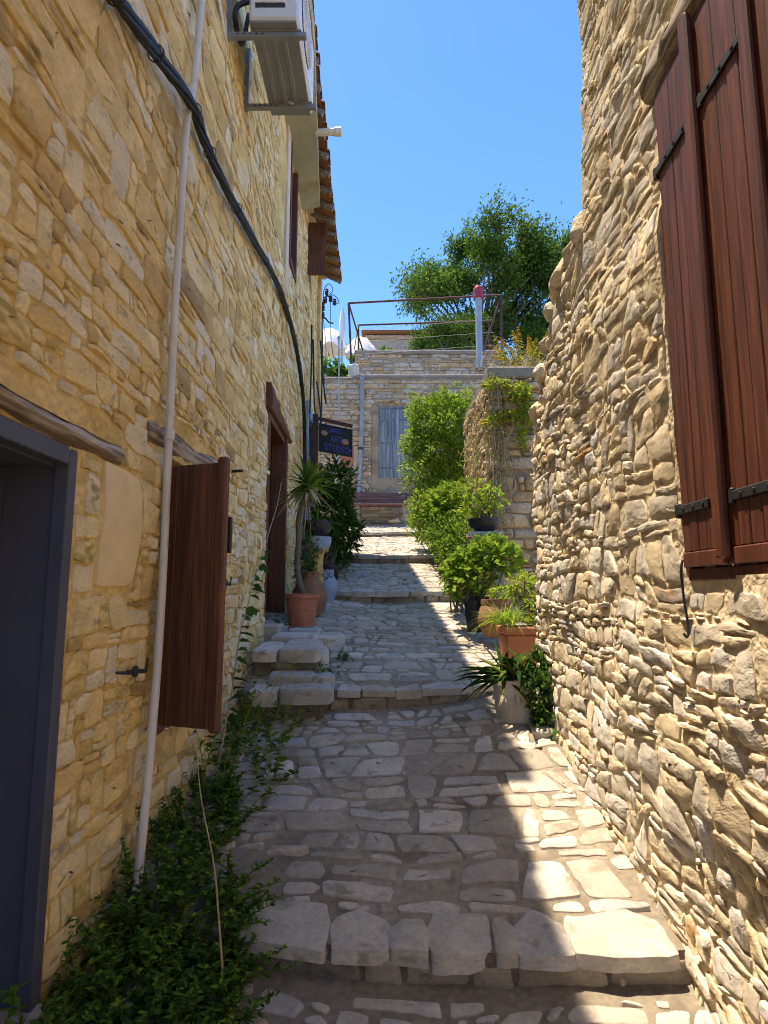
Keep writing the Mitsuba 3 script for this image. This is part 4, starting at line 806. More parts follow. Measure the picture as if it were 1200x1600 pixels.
def slab(x0, x1, y0, y1, zb, zt_, rng, cant=0.0):
    q = outline(Polygon([(x0, y0), ((x0 + x1) / 2, y0 - .03), (x1, y0 + rng.uniform(-.03, .05)), (x1 + .02, (y0 + y1) / 2), (x1 - .02, y1), (x0, y1 + .02)]), 0, .03, rng, .08, .2)
    n = len(q); V = [np.column_stack([q * 1, np.full(n, zb)]), np.column_stack([q.mean(0) + (q - q.mean(0)) * (1 + rng.normal(0, .02, (n, 1))), np.full(n, zb * .4 + zt_ * .6)]), np.column_stack([q, np.full(n, zt_ - .015)]), np.column_stack([q.mean(0) + (q - q.mean(0)) * .95, zt_ + rng.normal(0, .003, n)]), np.array([[*q.mean(0), zt_]])]
    i = np.arange(n); j = (i + 1) % n; F = []
    for k in range(3): F += [np.stack([k * n + i, k * n + j, k * n + n + j], 1), np.stack([k * n + i, k * n + n + j, k * n + n + i], 1)]
    F.append(np.stack([3 * n + i, 3 * n + j, np.full(n, 4 * n)], 1)); v = np.vstack(V); v[:, 2] += cant * (v[:, 1] - y0)
    return v, np.vstack(F)
part(SS, 'rubble_core', cat(bx(-1.2, -.50, 5.04, 5.5, .45, .70, .03), bx(-1.2, -.66, 5.50, 6.6, .6, .95, .03)), 'riser_mortar', kind='stuff')
for a in ((-.86, -.44, 4.97, 5.26, .62, .745, .05), (-1.12, -.88, 4.99, 5.3, .60, .72, .05), (-1.0, -.62, 5.20, 5.5, .72, .815, .03), (-.62, -.45, 5.22, 5.5, .70, .80, .0), (-.95, -.60, 5.44, 6.02, .90, 1.02, .06), (-1.2, -.97, 5.46, 6.0, .90, 1.0, .06), (-1.15, -.70, 6.05, 6.5, .94, 1.08, .03), (-.72, -.56, 5.75, 6.1, .80, .93, .15), (-1.05, -.72, 6.55, 6.95, .98, 1.115, 0), (-.75, -.45, 6.5, 6.8, .92, 1.035, .1)):
    part(SS, 'slab', slab(*a[:6], rng, a[6]), 'path_stone', uv=(rng.uniform(.7, 1), rng.uniform(.3, .8)), smooth=40)
for k in range(16):
    up = k % 2; part(SS, 'rubble_stone', boulder((rng.uniform(-1.1, -.68 if up else -.52), (5.50 if up else 5.05) + rng.uniform(0, .03), rng.uniform(.80, .9) if up else rng.uniform(.52, .62)), (rng.uniform(.06, .12), .05, rng.uniform(.03, .05)), rng), 'riser_stone', uv=(rng.random(), .3), smooth=45)
# pots
def pot_(name, label, c, h, r0, r1, m, rim=.03, soil=True, bulge=0.0, seg=28, wob=0.0):
    t = np.linspace(0, 1, 7)
    prof = [(0, 0)] + [(r0 + (r1 - r0) * a + bulge * math.sin(math.pi * a), h * a * .86) for a in t] + [(r1 + rim * .6, h * .87), (r1 + rim * .6, h * .99), (r1 + rim * .4, h), (r1 - .01, h), (r1 - .015, h * .85), (r0 + .03, h * .5), (0, h * .5)]
    k = thing(name, label, 'pot'); part(k, 'body', lathe(prof, seg, c, wob), m, smooth=40)
    if soil: part(k, 'soil', lathe([(0, h * .88), (r1 * .5, h * .87), (r1 - .012, h * .84)], 20, c), 'soil', smooth=True)
    return k
pot_('flower_pot', 'round terracotta pot of the spiky topped plant by the brown door', (-.99, 7.2, 1.10), .40, .15, .195, 'terracotta', .035)
part('flower_pot', 'saucer', lathe([(0, 0), (.17, 0), (.19, .03), (.17, .03), (.16, .012), (0, .012)], 24, (-.99, 7.2, 1.085)), 'white_pot')
pot_('clay_jar', 'brown bulging clay jar behind the terracotta pot on the left', (-.97, 7.75, 1.22), .56, .15, .12, 'clay', .01, bulge=.10)
pot_('flower_pot', 'white tub holding the dark aloe at the foot of the right wall', (1.08, 5.02, .49), .33, .155, .175, 'white_pot', .012)
PL = thing('flower_pot', 'rectangular red clay planter of bright grassy leaves against the right wall', 'pot')
part(PL, 'body', cat(bx(1.17, 1.50, 5.76, 6.12, .82, 1.12, .02), bx(1.15, 1.52, 5.74, 6.14, 1.12, 1.19, .012)), 'terracotta'); part(PL, 'soil', bx(1.18, 1.49, 5.77, 6.11, 1.16, 1.193), 'soil')
pot_('clay_jar', 'wide round clay urn behind the grassy planter', (1.27, 6.75, 1.02), .42, .13, .17, 'clay', .015, bulge=.07)
pot_('flower_pot', 'narrow black pot of red stemmed geranium', (1.07, 7.0, 1.06), .36, .10, .13, 'black_plastic', .012)
pot_('bowl_planter', 'wide black bowl planter on a blue tray among the geraniums', (1.28, 7.5, 2.27), .17, .10, .20, 'black_plastic', .012, bulge=.03)
TB = thing('plant_stand', 'small blue grey table under the black bowl planter', 'table')
part(TB, 'top', bx(1.08, 1.50, 7.28, 7.72, 2.225, 2.265), 'blue_grey')
for x in (1.12, 1.46):
    for y in (7.32, 7.68): part(TB, 'leg', bx(x - .02, x + .02, y - .02, y + .02, 1.10, 2.225), 'blue_grey')
PD = thing('pedestal', 'yellow column pedestal with blue grey capital beside the terracotta pot', 'pedestal')
px, py, pz = -.93, 8.15, 1.27
part(PD, 'base', cat(bx(px - .17, px + .17, py - .17, py + .17, pz - .05, pz + .08, .01), bx(px - .14, px + .14, py - .14, py + .14, pz + .08, pz + .16, .02)), 'blue_grey')
part(PD, 'shaft', lathe([(.115, .15), (.10, .22), (.092, .40), (.09, .70), (.10, .76), (.125, .79)], 10, (px, py, pz)), 'yellow_paint', smooth=20)
part(PD, 'capital', lathe([(.10, .77), (.125, .80), (.165, .84), (.19, .89), (.20, .94), (.20, 1.0), (0, 1.0)], 24, (px, py, pz)), 'blue_grey', smooth=35)
for a in range(8): part(PD, 'leaf_ornament', boulder((px + .135 * math.cos(a * .785), py + .135 * math.sin(a * .785), pz + .83), (.03, .03, .05), rng, 1), 'yellow_paint')
pot_('bowl_planter', 'black bowl planter on top of the yellow pedestal', (px, py, pz + 1.0), .22, .12, .20, 'black_plastic', .015, bulge=.02)
pot_('flower_pot', 'pale blue and white painted jar behind the yellow pedestal', (-.86, 8.75, 1.38), .46, .12, .11, 'blue_grey', .01, bulge=.06)
pot_('flower_pot', 'dark pot of the leafy bush beside the upper steps', (-.93, 9.9, 1.62), .34, .14, .18, 'black_plastic', .02)
pot_('flower_pot', 'second dark pot beside the top step on the left', (-1.0, 11.1, 1.95), .34, .14, .18, 'rust_brown', .02)
# things beyond the far house
PB = thing('far_building', 'pale flat roofed building behind the far stone house', 'building')
part(PB, 'wall', bx(-1.05, 6, 34, 40, 8, 16.6, .05), 'house_plaster'); part(PB, 'cornice', bx(-1.15, 6.1, 33.8, 40, 16.6, 16.78, .04), 'house_plaster'); part(PB, 'roof_edge', bx(-1.35, 6.3, 33.5, 40, 16.82, 16.98, .04), 'clay')
def cloth(c, r, h, rng, n=24):
    a = np.arange(n) * 2 * np.pi / n; V = []
    for k, t in enumerate(np.linspace(0.02, 1, 9)): V.append(np.stack([c[0] + np.cos(a) * r[0] * t ** .8 * (1 + .10 * np.cos(5 * a) * t), c[1] + np.sin(a) * r[1] * t ** .8, c[2] + h * (1 - t ** 1.7) + .12 * h * np.cos(5 * a + 1) * t + rng.normal(0, .03, n) * h], 1))
    return np.vstack(V), grid_faces(9, n)[:, ::-1]
single('shade_canopy', 'crumpled white cloth canopy left of the antenna mast', 'canopy', cloth((-2.6, 27, 12.9), (.85, .85), 1.1, rng), 'white_cloth', smooth=50)
single('shade_canopy', 'lower white cloth canopy right of the antenna mast', 'canopy', cloth((-1.1, 27, 12.6), (.8, .8), .95, rng), 'white_cloth', smooth=50)
FU = thing('folded_parasol', 'folded white parasol standing behind the far house', 'parasol')
part(FU, 'cloth', lathe([(.03, 13.2), (.13, 13.3), (.17, 13.8), (.12, 14.4), (.03, 15.0), (0, 15.05)], 10, (-1.98, 26.5, 0), .08), 'white_cloth', smooth=50); part(FU, 'pole', tube([(-1.98, 26.5, 9), (-1.98, 26.5, 13.3)], .04, 8), 'zinc')

# ---------------------------------------------------------------- plants
rng = np.random.default_rng(51)
def blob_leaves(c, r, n, L, W, tone, rng, shell=.55, hue=0.0, up=.35, **kw):
    d = unit(rng, n); rad = shell + (1 - shell) * rng.random(n) ** .6
    lump = .35 + 1.25 * meshkit.fbm(d * 2.4 + np.asarray(c) * 3, 3)
    pos = np.asarray(c) + d * (rad * lump)[:, None] * np.asarray(r)
    dr_ = d * .7 + rng.normal(0, .55, (n, 3)) + [0, 0, up]
    h = (rng.random(n) < hue) * rng.uniform(.1, .5, n) if hue else None
    return foliage(pos, dr_, L * rng.uniform(.65, 1.3, n), W * rng.uniform(.7, 1.25, n), rng, tone, h, **kw)
def stem_plant(base, h, lean, n, L, W, tone, rng, start=.12, stems=None, hue=None, **kw):
    base = np.asarray(base, float); top = base + np.array([lean[0], lean[1], h]); m = base * .5 + top * .5 + [*(rng.normal(0, .05, 2) * h), h * .1]
    p = spline([base, m, top], 5)
    if stems is not None: stems.append(tube(p, np.linspace(.0035, .0015, len(p)), 4, False))
    t = rng.uniform(start, 1, n) ** .8; q = np.stack([np.interp(t, np.linspace(0, 1, len(p)), p[:, k]) for k in range(3)], 1)
    a = rng.uniform(0, 6.28, n); d = np.stack([np.cos(a), np.sin(a), rng.uniform(-.1, .8, n)], 1)
    return foliage(q, d, L * rng.uniform(.6, 1.25, n) * (1.15 - .6 * t), W * rng.uniform(.7, 1.2, n) * (1.15 - .6 * t), rng, tone, None if hue is None else hue * (rng.random(n) < .3), **kw)
# foreground weeds
WP = thing('weed_patch', 'dense dark green weeds growing along the foot of the left wall beside the blue door', 'weeds')
parts_, stems = [], []
def weed_edge(y): return np.interp(y, [1.2, 2.0, 2.6, 3.0, 3.5, 4.0, 4.6, 5.0], [-.66, -.60, -.60, -.70, -.86, -.96, -1.04, -1.08])
for k in range(520):
    y = rng.uniform(1.45, 4.0) if k < 260 else rng.uniform(1.9, 3.1); e = float(weed_edge(y)); u = rng.random() ** .8
    x = -1.22 + (e + 1.22) * u
    h = rng.uniform(.12, .34) * (1.3 - .75 * u) * (1.0 if y < 3.4 else .75)
    parts_.append(stem_plant((x, y, ground_z(x, y) - .01), h, rng.normal(0, .10, 2) + [.07 * u, -.03], int(rng.integers(20, 34)), .050, .026, (.15, .75), rng, stems=stems))
ST_ = cat(*stems); put_leaves(WP, 'leaves', parts_); part(WP, 'stems', ST_, 'leaf', kind='stuff', uv=(.35, .1), smooth=True)
TP = thing('weed', 'tall leafy weed at the left edge of the view in front of the blue door', 'weed')
parts_, stems = [], []
for k in range(5): parts_.append(stem_plant((-1.06 + rng.uniform(-.06, .03), 1.62 + rng.uniform(-.06, .06), -.1), rng.uniform(.55, .78), rng.normal(0, .05, 2), 40, .075, .038, (.3, .62), rng, start=.3, stems=stems))
put_leaves(TP, 'leaves', parts_); part(TP, 'stems', cat(*stems), 'leaf', kind='stuff', uv=(.5, .1), smooth=True)
single('dry_stalk', 'single long pale dry stalk leaning over the weeds', 'stalk', tube(spline([(-.80, 2.62, .88), (-.765, 2.60, .68), (-.70, 2.59, .43), (-.67, 2.58, .23), (-.645, 2.58, .02)], 5), np.linspace(.0018, .005, 21), 6), 'straw', smooth=True)
# climbing wild lettuce and vine by the open shutter
VN = thing('climbing_vine', 'thin climbing weed with lobed leaves between the open shutter and the brown door', 'vine')
vp = spline([(-1.12, 4.10, .25), (-1.14, 4.35, .50), (-1.15, 4.60, .80), (-1.16, 4.80, 1.14), (-1.16, 5.05, 1.40), (-1.17, 5.35, 1.64), (-1.17, 5.65, 1.86), (-1.18, 6.1, 2.2), (-1.17, 6.4, 2.48), (-1.15, 6.5, 2.75)], 5)
part(VN, 'stem', tube(vp, np.linspace(.007, .003, len(vp)), 6), 'straw', smooth=True)
for k in range(34):
    t = (k / 34) ** 1.25 * .72; i = int(t * (len(vp) - 1)); a = rng.uniform(0, 6.28); d = (abs(math.cos(a)) * .8 + .1, math.sin(a), rng.uniform(-.4, .3))
    (v, f), uv, n = foliage(vp[i][None], np.array([d]), .115 * rng.uniform(.7, 1.25), .10, rng, (.2, .5), lobed=True)
    part(VN, 'leaf', (v, f), 'leaf', uv=uv, nrm=n)
V2 = thing('weed', 'sprawling thin stemmed weeds below the open shutter beside the side steps', 'weed')
parts_, stems = [], []
for k in range(64):
    x = rng.uniform(-1.2, -.72); y = rng.uniform(3.7, 5.0); parts_.append(stem_plant((x, y, ground_z(x, y) - .01), rng.uniform(.12, .42) * (1.3 if x < -1 else .8), rng.normal(0, .12, 2) + [.07, .05], int(rng.integers(6, 14)), .07, .04, (.2, .55), rng, stems=stems, lobed=(k % 2 == 0)))
for k in range(9):
    x, y = rng.uniform(-1.1, -.65), rng.uniform(4.2, 5.0); q = spline([(x, y, ground_z(x, y)), (x + .08, y + .15, ground_z(x, y) + .3), (x + .22 + rng.normal(0, .05), y + .25, ground_z(x, y) + rng.uniform(.45, .75))], 5); stems.append(tube(q, np.linspace(.004, .0015, len(q)), 5))
put_leaves(V2, 'leaves', parts_); part(V2, 'stems', cat(*stems), 'leaf', kind='stuff', uv=(.85, .0), smooth=True)
for (x, y, lab) in ((-.42, 6.0, 'small weed tuft in the path joints beside the side steps'), (-.50, 5.6, 'tiny weed tuft at the edge of the side steps'), (-1.12, 6.75, 'low dark weed beside the terracotta pot'), (-.9, 3.1, None)):
    if lab is None: continue
    W_ = thing('weed', lab, 'weed'); parts_ = [stem_plant((x + rng.normal(0, .05), y + rng.normal(0, .05), ground_z(x, y) + (.12 if x < -1 else 0)), rng.uniform(.05, .14), rng.normal(0, .05, 2), 14, .04, .02, (.2, .5), rng) for k in range(10)]
    put_leaves(W_, 'leaves', parts_)
# long leaf blades
def blade(base, d, L, w, rng, sag=.5, th=.0, n=7):
    base, d = np.asarray(base, float), np.asarray(d, float); d = d / np.linalg.norm(d); s = np.cross(d, (0, 0, 1)); s /= np.linalg.norm(s) + 1e-9; V = []
    for t in np.linspace(0, 1, n):
        c = base + d * L * t + np.array([0, 0, -sag * L * t * t]); ww = w * (1 - t ** 1.6) * (.55 + 1.1 * min(t * 3, 1) * .45) + .0008
        u = np.array([0, 0, 1.0]); V += [c - s * ww, c + (-u) * ww * (.3 + th), c + s * ww, c + u * th * ww * .6]
    V = np.array(V); f = []
    for i in range(n - 1):
        for j in range(4 if th else 2):
            a, b = i * 4 + j, i * 4 + (j + 1) % 4; f += [(a, b, b + 4), (a, b + 4, a + 4)]
    return V, np.array(f)
YU = thing('yucca', 'spiky topped yucca with a bare curved trunk in the terracotta pot', 'plant')
yt = spline([(-.96, 7.2, 1.45), (-1.02, 7.2, 1.62), (-1.06, 7.22, 1.85), (-1.05, 7.22, 2.15), (-1.05, 7.2, 2.42), (-.99, 7.18, 2.62), (-.93, 7.16, 2.78)], 5)
part(YU, 'trunk', tube(yt, np.linspace(.038, .030, len(yt)) * (1 + .08 * np.sin(np.arange(len(yt)) * 2.1)), 10), 'bark', smooth=50)
for k in range(95):
    a = rng.uniform(0, 6.28); e = rng.uniform(-.5, 1.3); d = (math.cos(a) * math.cos(e), math.sin(a) * math.cos(e), math.sin(e))
    m = blade((-.93, 7.16, 2.72 + rng.uniform(0, .16)), d, rng.uniform(.34, .54), rng.uniform(.026, .034), rng, sag=rng.uniform(.15, .5)); dead = e < -.25
    part(YU, 'leaf', m, 'leaf' if not dead else 'straw', uv=(rng.uniform(.45, .9), 0), smooth=True)
for k in range(10): part(YU, 'dead_leaf', blade((-.95 + rng.normal(0, .02), 7.15, 2.7), (rng.normal(0, .3), rng.normal(0, .3), -.6), rng.uniform(.25, .42), .009, rng, sag=.5), 'straw', smooth=True)
AG = thing('spiky_plant', 'arching spiky leaves in the bowl on the yellow pedestal', 'plant')
for k in range(26):
    a = rng.uniform(0, 6.28); e = rng.uniform(.1, 1.1); part(AG, 'leaf', blade((px, py, pz + 1.2), (math.cos(a) * math.cos(e), math.sin(a) * math.cos(e), math.sin(e)), rng.uniform(.3, .5), .016, rng, sag=rng.uniform(.4, .8)), 'leaf', uv=(rng.uniform(.3, .7), 0), smooth=True)
AL = thing('aloe', 'dark dusty aloe spreading from the white tub by the right wall', 'plant')
for k in range(64):
    a = rng.uniform(0, 6.28); e = rng.uniform(-.1, 1.2); part(AL, 'leaf', blade((1.08 + rng.normal(0, .07), 5.02 + rng.normal(0, .07), .80 + rng.uniform(0, .08)), (math.cos(a) * math.cos(e) - .1, math.sin(a) * math.cos(e), math.sin(e)), rng.uniform(.32, .52), rng.uniform(.022, .032), rng, sag=rng.uniform(.2, .6), th=.6, n=9), 'leaf', uv=(rng.choice([.05, .2, .3, .45]), rng.choice([0, 0, .08])), smooth=50)
for k in range(12):
    a = rng.uniform(0, 6.28); part(AL, 'dead_leaf', blade((1.08, 5.0, .80), (math.cos(a), math.sin(a), -.1), rng.uniform(.2, .3), .010, rng, sag=.8), 'straw', smooth=True)
GR = thing('grassy_plant', 'bright green grassy plant arching out of the red clay planter', 'plant')
bl = []
for k in range(230):
    a = rng.uniform(0, 6.28); e = rng.uniform(.35, 1.3); bl.append(blade((1.22 + rng.normal(0, .06), 5.90 + rng.normal(0, .07), 1.22), (math.cos(a) * math.cos(e) - .15, math.sin(a) * math.cos(e), math.sin(e)), rng.uniform(.26, .46), rng.uniform(.003, .0055), rng, sag=rng.uniform(.3, .9)))
uvs = np.vstack([np.tile([rng.uniform(.62, 1.0), 0], (len(b[0]), 1)) for b in bl]); m = cat(*bl); part(GR, 'blades', m, 'leaf', kind='stuff', uv=uvs, nrm=normals(*m))
def bush(name, label, cat_, blobs, L, W, tone, rng, stem_base=None, **kw):
    k = thing(name, label, cat_); put_leaves(k, 'leaves', [blob_leaves(c, r, n, L, W, tone, rng, **kw) for c, r, n in blobs])
    if stem_base is not None:
        st = []
        for c, r, n in blobs:
            for q in range(5): e = np.asarray(c) + rng.normal(0, .4, 3) * np.asarray(r); b = np.asarray(stem_base) + rng.normal(0, .06, 3) * [1, 1, 0]; st.append(tube(spline([b, (b + e) / 2 + rng.normal(0, .06, 3), e], 4), np.linspace(.014, .005, 9), 5))
        part(k, 'stems', cat(*st), 'bark', kind='stuff', smooth=True)
    return k
JB = bush('climbing_bush', 'big bright green climbing bush against the far house to the right of the shutters', 'bush', [((1.28, 12.5, 4.85), (.82, .6, .9), 4800), ((1.08, 12.4, 4.2), (.66, .6, .8), 3000), ((1.65, 12.6, 5.2), (.55, .55, .55), 1700), ((1.5, 12.5, 3.7), (.6, .6, .7), 1800), ((.95, 12.5, 5.1), (.35, .4, .4), 700)], .09, .05, (.6, 1.0), rng, stem_base=(1.5, 12.6, 2.4), shell=.7)
bl = []
for k in range(46):
    c = np.array([rng.uniform(.5, 1.9), 12.3, rng.uniform(4.0, 5.9)]); q = spline([c + [0, .3, 0], c + [rng.normal(0, .1), -.1, .1], c + [rng.normal(-.08, .2), -.25, rng.uniform(-.1, .35)]], 4); bl.append(foliage(np.repeat(q, 4, 0), rng.normal(0, 1, (len(q) * 4, 3)), .06, .03, rng, (.5, .95)))
put_leaves(JB, 'shoots', bl)
def flowers(parent, pts, r, m, rng):
    for c in pts:
        ms = [boulder(np.asarray(c) + rng.normal(0, r * .5, 3), (r * .5, r * .5, r * .35), rng, 1) for k in range(4)]; part(parent, 'flower', cat(*ms), m, kind=None, smooth=True)
def flower1(parent, c, r, m, rng): part(parent, 'flower', boulder(c, (r, r, r * .7), rng, 1, 3.5), m, smooth=True)
LT = bush('flowering_shrub', 'leafy shrub with a few orange flowers at the right end of the bench', 'shrub', [((.92, 12.0, 3.2), (.42, .5, .5), 1300), ((1.25, 11.6, 3.0), (.5, .5, .6), 1500), ((.85, 12.4, 2.9), (.35, .4, .4), 800)], .08, .05, (.6, 1.0), rng, stem_base=(1.0, 12.0, 2.2), hue=.02)
for c in ((.80, 11.6, 3.38), (.66, 11.75, 3.26), (.95, 11.5, 3.5), (1.1, 11.2, 3.3)): flower1(LT, c, .035, 'petal', rng)
bush('shrub', 'dense green low shrub on the right of the upper steps', 'shrub', [((1.22, 10.3, 2.45), (.45, .55, .48), 1900), ((1.35, 9.8, 2.2), (.45, .5, .45), 1500), ((1.12, 11.0, 2.6), (.40, .5, .4), 1100)], .07, .04, (.4, .9), rng, stem_base=(1.2, 10.3, 1.9))
bush('mallow', 'tall plant with broad pale leaves in front of the climbing bush', 'plant', [((1.25, 10.6, 3.15), (.42, .35, .32), 330), ((1.0, 10.7, 2.95), (.3, .3, .25), 160), ((1.5, 10.4, 2.8), (.3, .3, .3), 160)], .12, .12, (.5, .9), rng, stem_base=(1.25, 10.6, 2.1), lobed=True)
GE = bush('geranium', 'bright green geranium with round leaves above the black pot', 'plant', [((1.02, 7.15, 1.88), (.22, .22, .17), 340), ((1.1, 7.0, 1.68), (.24, .2, .2), 260), ((.95, 7.2, 1.6), (.2, .2, .16), 160), ((1.25, 7.05, 2.0), (.25, .22, .18), 380), ((.90, 7.3, 1.78), (.20, .22, .18), 240), ((1.45, 6.9, 1.9), (.18, .2, .18), 200)], .075, .075, (.55, .95), rng, stem_base=(1.07, 7.0, 1.4), lobed=True)
for c in ((.86, 7.0, 1.62), (1.0, 6.9, 2.16), (.93, 6.95, 1.55)): flower1(GE, c, .022, 'red_plastic', rng)
bush('geranium', 'geranium trailing on the path edge beyond the black pot', 'plant', [((1.02, 7.9, 1.62), (.2, .3, .2), 420), ((1.08, 8.3, 1.75), (.26, .3, .25), 460)], .07, .065, (.35, .8), rng, stem_base=(1.0, 8.0, 1.25), lobed=True, hue=.04)
bush('potted_plant', 'thin stemmed plant rising from the black bowl planter', 'plant', [((1.22, 7.45, 2.58), (.26, .22, .16), 170), ((1.15, 7.5, 2.78), (.2, .2, .14), 80), ((1.4, 7.45, 2.7), (.15, .15, .18), 70)], .075, .055, (.6, .98), rng, stem_base=(1.28, 7.5, 2.40), hue=.05)
bush('succulent', 'pale green succulent in the wide clay urn', 'plant', [((1.32, 6.72, 1.50), (.17, .15, .08), 260)], .045, .03, (.8, 1), rng)
SUC = bush('succulent', 'yellow green rosettes on tall stems beside the grassy planter', 'plant', [((1.44, 6.15, 1.62), (.14, .12, .09), 190), ((1.38, 6.2, 1.50), (.1, .1, .08), 120), ((1.52, 6.0, 1.42), (.09, .1, .10), 120), ((1.50, 5.95, 1.25), (.07, .08, .08), 80)], .055, .028, (.8, 1), rng, stem_base=(1.47, 6.0, 1.22), hue=.12)
bush('weed', 'dark leafy weed between the white tub and the right wall', 'weed', [((1.24, 4.82, .72), (.10, .14, .22), 420), ((1.27, 4.75, .52), (.10, .16, .12), 300), ((1.26, 4.9, .95), (.07, .08, .12), 130)], .055, .03, (.2, .5), rng)
bush('leafy_bush', 'dark glossy leaved bush behind the yellow pedestal', 'bush', [((-.85, 9.8, 2.75), (.34, .4, .5), 1000), ((-.8, 9.9, 3.3), (.28, .35, .4), 650), ((-.72, 10.2, 2.5), (.3, .4, .4), 600)], .12, .055, (.08, .45), rng, stem_base=(-.93, 9.9, 1.9))
bush('leafy_bush', 'low reddish green bush beside the top step on the left', 'bush', [((-.85, 11.1, 2.55), (.30, .4, .35), 800), ((-.8, 10.4, 2.15), (.25, .4, .25), 500)], .07, .035, (.1, .5), rng, stem_base=(-1.0, 11.1, 2.2), hue=.06)
bush('flowering_shrub', 'small pinkish flowering plant at the left end of the bench', 'shrub', [((-1.15, 16.2, 3.75), (.22, .2, .28), 240)], .07, .05, (.8, 1), rng, hue=.5)
bush('potted_plant', 'green trailing plant behind the yucca trunk', 'plant', [((-.98, 7.72, 2.0), (.12, .12, .3), 260), ((-1.05, 7.7, 1.8), (.12, .1, .2), 160)], .06, .03, (.2, .55), rng)
TR = thing('purple_plant', 'dark purple leaved trailing plant by the yellow pedestal', 'plant')
for k in range(22):
    a = rng.uniform(0, 6.28); part(TR, 'leaf', blade((-.82 + rng.normal(0, .06), 7.95 + rng.normal(0, .05), 1.72 + rng.uniform(-.1, .16)), (math.cos(a), math.sin(a), rng.uniform(-.2, .5)), rng.uniform(.10, .18), .014, rng, sag=.6), 'purple_leaf', smooth=True)
flat('purple_leaf', (.065, .030, .075), .5, .3, .4, 30)
# dry vines and climber on the pier
DV = thing('dry_vines', 'curtain of thin dry vines hanging on the sandstone pier', 'vine')
st, lv = [], []
for k in range(75):
    x = rng.uniform(1.40, 1.86); y = PY - .10 - rng.uniform(0, .1) if x > 1.6 else rng.uniform(9.0, 9.9); z1 = rng.uniform(3.6, 4.95); z0 = rng.uniform(1.9, 3.4)
    q = np.array([(x + rng.normal(0, .09), y + rng.normal(0, .04), z) for z in np.linspace(z1, z0, 5)]); st.append(tube(spline(q, 3), rng.uniform(.003, .007), 4, False))
    if rng.random() < .95: lv.append(foliage(q[rng.integers(0, 5, 6)] + rng.normal(0, .03, (6, 3)), rng.normal(0, 1, (6, 3)), .05, .03, rng, (.5, 1)))
part(DV, 'stems', cat(*st), 'straw', kind='stuff', smooth=True); put_leaves(DV, 'leaves', lv)
single('wooden_post', 'slim old wooden post in front of the dry vines', 'post', tube([(1.70, 8.80, 1.5), (1.70, 8.8, 2.4), (1.69, 8.8, 3.42)], .032, 8), 'old_wood', smooth=50, uv=(.2, .5))
bush('climber', 'yellow green climber hanging over the sandstone pier', 'plant', [((2.08, 8.8, 4.55), (.2, .08, .16), 200), ((2.2, 8.8, 4.3), (.12, .08, .32), 230), ((1.95, 8.8, 4.2), (.28, .08, .08), 160), ((2.12, 8.8, 3.85), (.08, .06, .18), 80), ((1.7, 8.82, 4.12), (.2, .08, .08), 90), ((1.75, 8.85, 4.72), (.25, .1, .06), 120)], .085, .045, (.7, 1), rng, shell=.2, hue=.35)
DG = thing('dry_grass', 'dry grass and bare twigs on top of the sandstone pier', 'grass')
st = []
for k in range(60):
    x = rng.uniform(1.5, 2.6); q = np.array([x, PY + rng.uniform(-.1, .3), 5.04]); e = q + [rng.normal(0, .22), rng.normal(0, .1), rng.uniform(-.15, .45)]; st.append(tube(spline([q, (q + e) / 2 + [0, 0, .12], e], 4), np.linspace(.007, .002, 9), 4, False))
part(DG, 'stalks', cat(*st), 'straw', kind='stuff', smooth=True)
SM = thing('sumac', 'yellow and orange feathery fronds behind the broken wall end', 'plant')
for k in range(13):
    b = np.array([2.68 + rng.normal(0, .12), 10.6, 5.4]); a = rng.uniform(-1.25, .75); e = b + np.array([math.sin(a) * .75, rng.normal(0, .2), math.cos(a) * .75 + .18]); q = spline([b, (b + e) / 2 + [0, 0, .15], e], 8); t = np.linspace(0, 1, len(q))
    m = [foliage(q[4:], np.tile([s * .9, .1, -.25], (len(q) - 4, 1)) + rng.normal(0, .12, (len(q) - 4, 3)), .17 * (1.15 - t[4:]), .04, rng, (.95, 1), np.clip((t[4:] - .3) * 1.5, .25, .85) * (1 if k % 2 else .7)) for s in (-1, 1)]
    put_leaves(SM, 'frond', m); part(SM, 'stem', tube(q, np.linspace(.012, .004, len(q)), 5), 'leaf', uv=(.9, .5), smooth=True)
part(SM, 'stem', tube([(2.68, 10.6, 3.0), (2.68, 10.6, 5.4)], .03, 7), 'bark')
# trees
def tree(name, label, base, fork, clumps, n, L, W, tone, rng, depth=1.2, r0=.3, rad=1.0, squash=.8):
    k = thing(name, label, 'tree'); base, fork = np.asarray(base, float), np.asarray(fork, float); lim, lv = [], []
    part(k, 'trunk', tube(spline([base, (base + fork) / 2 + [.15, 0, 0], fork], 6), np.linspace(r0, r0 * .7, 13) , 10), 'bark', smooth=True)
    for c in clumps:
        c = np.asarray(c, float) + [0, rng.normal(0, depth), 0]; s = rng.uniform(.75, 1.25) * rad
        m = fork + (c - fork) * .5 + rng.normal(0, .25, 3) * rad; q = spline([fork - [0, 0, .2], m, c], 6); lim.append(tube(q, np.linspace(r0 * .28, .02, len(q)), 6, False))
        ends = c + unit(rng, 16) * s * rng.uniform(.5, 1.15, (16, 1)) * [1, 1, squash]
        for e in ends:
            tw = spline([c + rng.normal(0, .12, 3) * s, (c + e) / 2 + rng.normal(0, .1, 3) * s, e], 4); lim.append(tube(tw, np.linspace(.022, .006, len(tw)), 4, False))
            p = tw[rng.integers(2, len(tw), n)] + rng.normal(0, .17, (n, 3)) * s; lv.append(foliage(p, rng.normal(0, .8, (n, 3)) + (e - c) / s * .5 + [0, 0, -.1], L * rng.uniform(.7, 1.3, n), W * rng.uniform(.7, 1.2, n), rng, tone))
    part(k, 'limbs', cat(*lim), 'bark', kind='stuff', smooth=True); put_leaves(k, 'crown', lv); return k
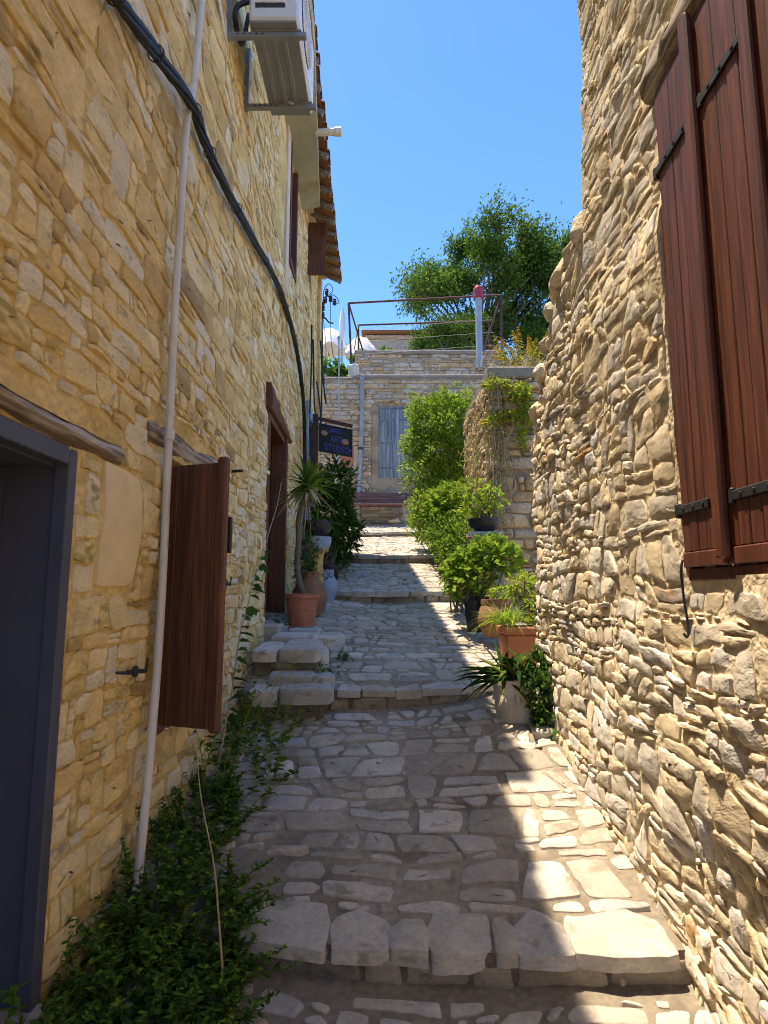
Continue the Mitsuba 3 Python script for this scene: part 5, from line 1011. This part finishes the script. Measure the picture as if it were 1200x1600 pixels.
tree('tree', 'tall airy grey green tree rising behind the roof railing', (4.1, 26, 4.2), (4.2, 26, 12.4), [(4.5, 26, 17.9), (3.7, 26, 17.5), (5.6, 26, 17.6), (2.9, 26, 16.7), (1.9, 26, 17.0), (1.8, 26, 15.9), (1.9, 26, 14.7), (3.2, 26, 15.3), (4.5, 26, 16.2), (4.9, 26, 17.2), (5.9, 26, 16.2), (6.9, 26, 16.6), (7.7, 26, 17.4), (7.3, 26, 15.6), (5.9, 26, 14.6), (4.3, 26, 14.4), (2.9, 26, 14.0), (7.3, 26, 14.0), (6.6, 26, 13.2), (3.6, 26, 13.2), (5.2, 26, 13.3), (5.4, 26, 15.4), (3.9, 26, 16.0), (7.0, 26, 17.0), (6.3, 26, 17.4), (6.9, 26, 15.9), (6.6, 26, 15.3), (8.0, 26, 17.7), (2.3, 26, 15.9), (8.3, 26, 16.4), (7.9, 26, 15.2), (8.6, 26, 17.2)],
     78, .18, .09, (.2, .68), rng, rad=1.25)
tree('tree', 'darker green tree at the right behind the broken wall', (8.6, 25, 4.2), (8.6, 25, 11.2), [(8.8, 25, 16.2), (9.4, 25, 15.6), (8.2, 25, 14.3), (7.6, 25, 13.2), (8.8, 25, 13.4), (9.6, 25, 14.2), (7.2, 25, 12.0), (8.2, 25, 12.0), (9.3, 25, 12.0), (9.0, 25, 15.0), (9.8, 25, 15.2), (8.3, 25, 15.4), (6.3, 25, 12.1), (6.0, 25, 11.2), (7.0, 25, 10.9), (8.2, 25, 10.7), (5.2, 25, 11.0)], 78, .18, .09, (.14, .62), rng, rad=1.4)
tree('olive_tree', 'low grey green olive behind the railing and left of the flue', (2.4, 23, 4.2), (2.5, 23, 10.4), [(2.0, 23, 12.0), (2.7, 23, 12.2), (3.4, 23, 12.0), (1.4, 23, 11.5), (2.2, 23, 11.3), (3.0, 23, 11.3), (3.8, 23, 11.3), (1.9, 23, 10.8), (3.2, 23, 10.7), (4.2, 23, 10.8)], 60, .15, .05, (.2, .65), rng, rad=.75, depth=.5)
tree('fig_tree', 'bright broad leaved tree behind the far house wall at the left corner', (-2.2, 20, 3.5), (-2.0, 20, 7.6), [(-2.3, 20, 9.2), (-1.7, 20, 9.3), (-1.2, 20, 9.2), (-2.4, 20, 8.5), (-1.6, 20, 8.5), (-1.1, 20, 8.6), (-.75, 20, 9.4), (-2.0, 20, 8.0), (-1.3, 20, 8.1), (-.4, 20.5, 9.9), (.1, 20.5, 9.75)], 20, .20, .17, (.35, .8), rng, rad=.42, depth=.25, r0=.12)
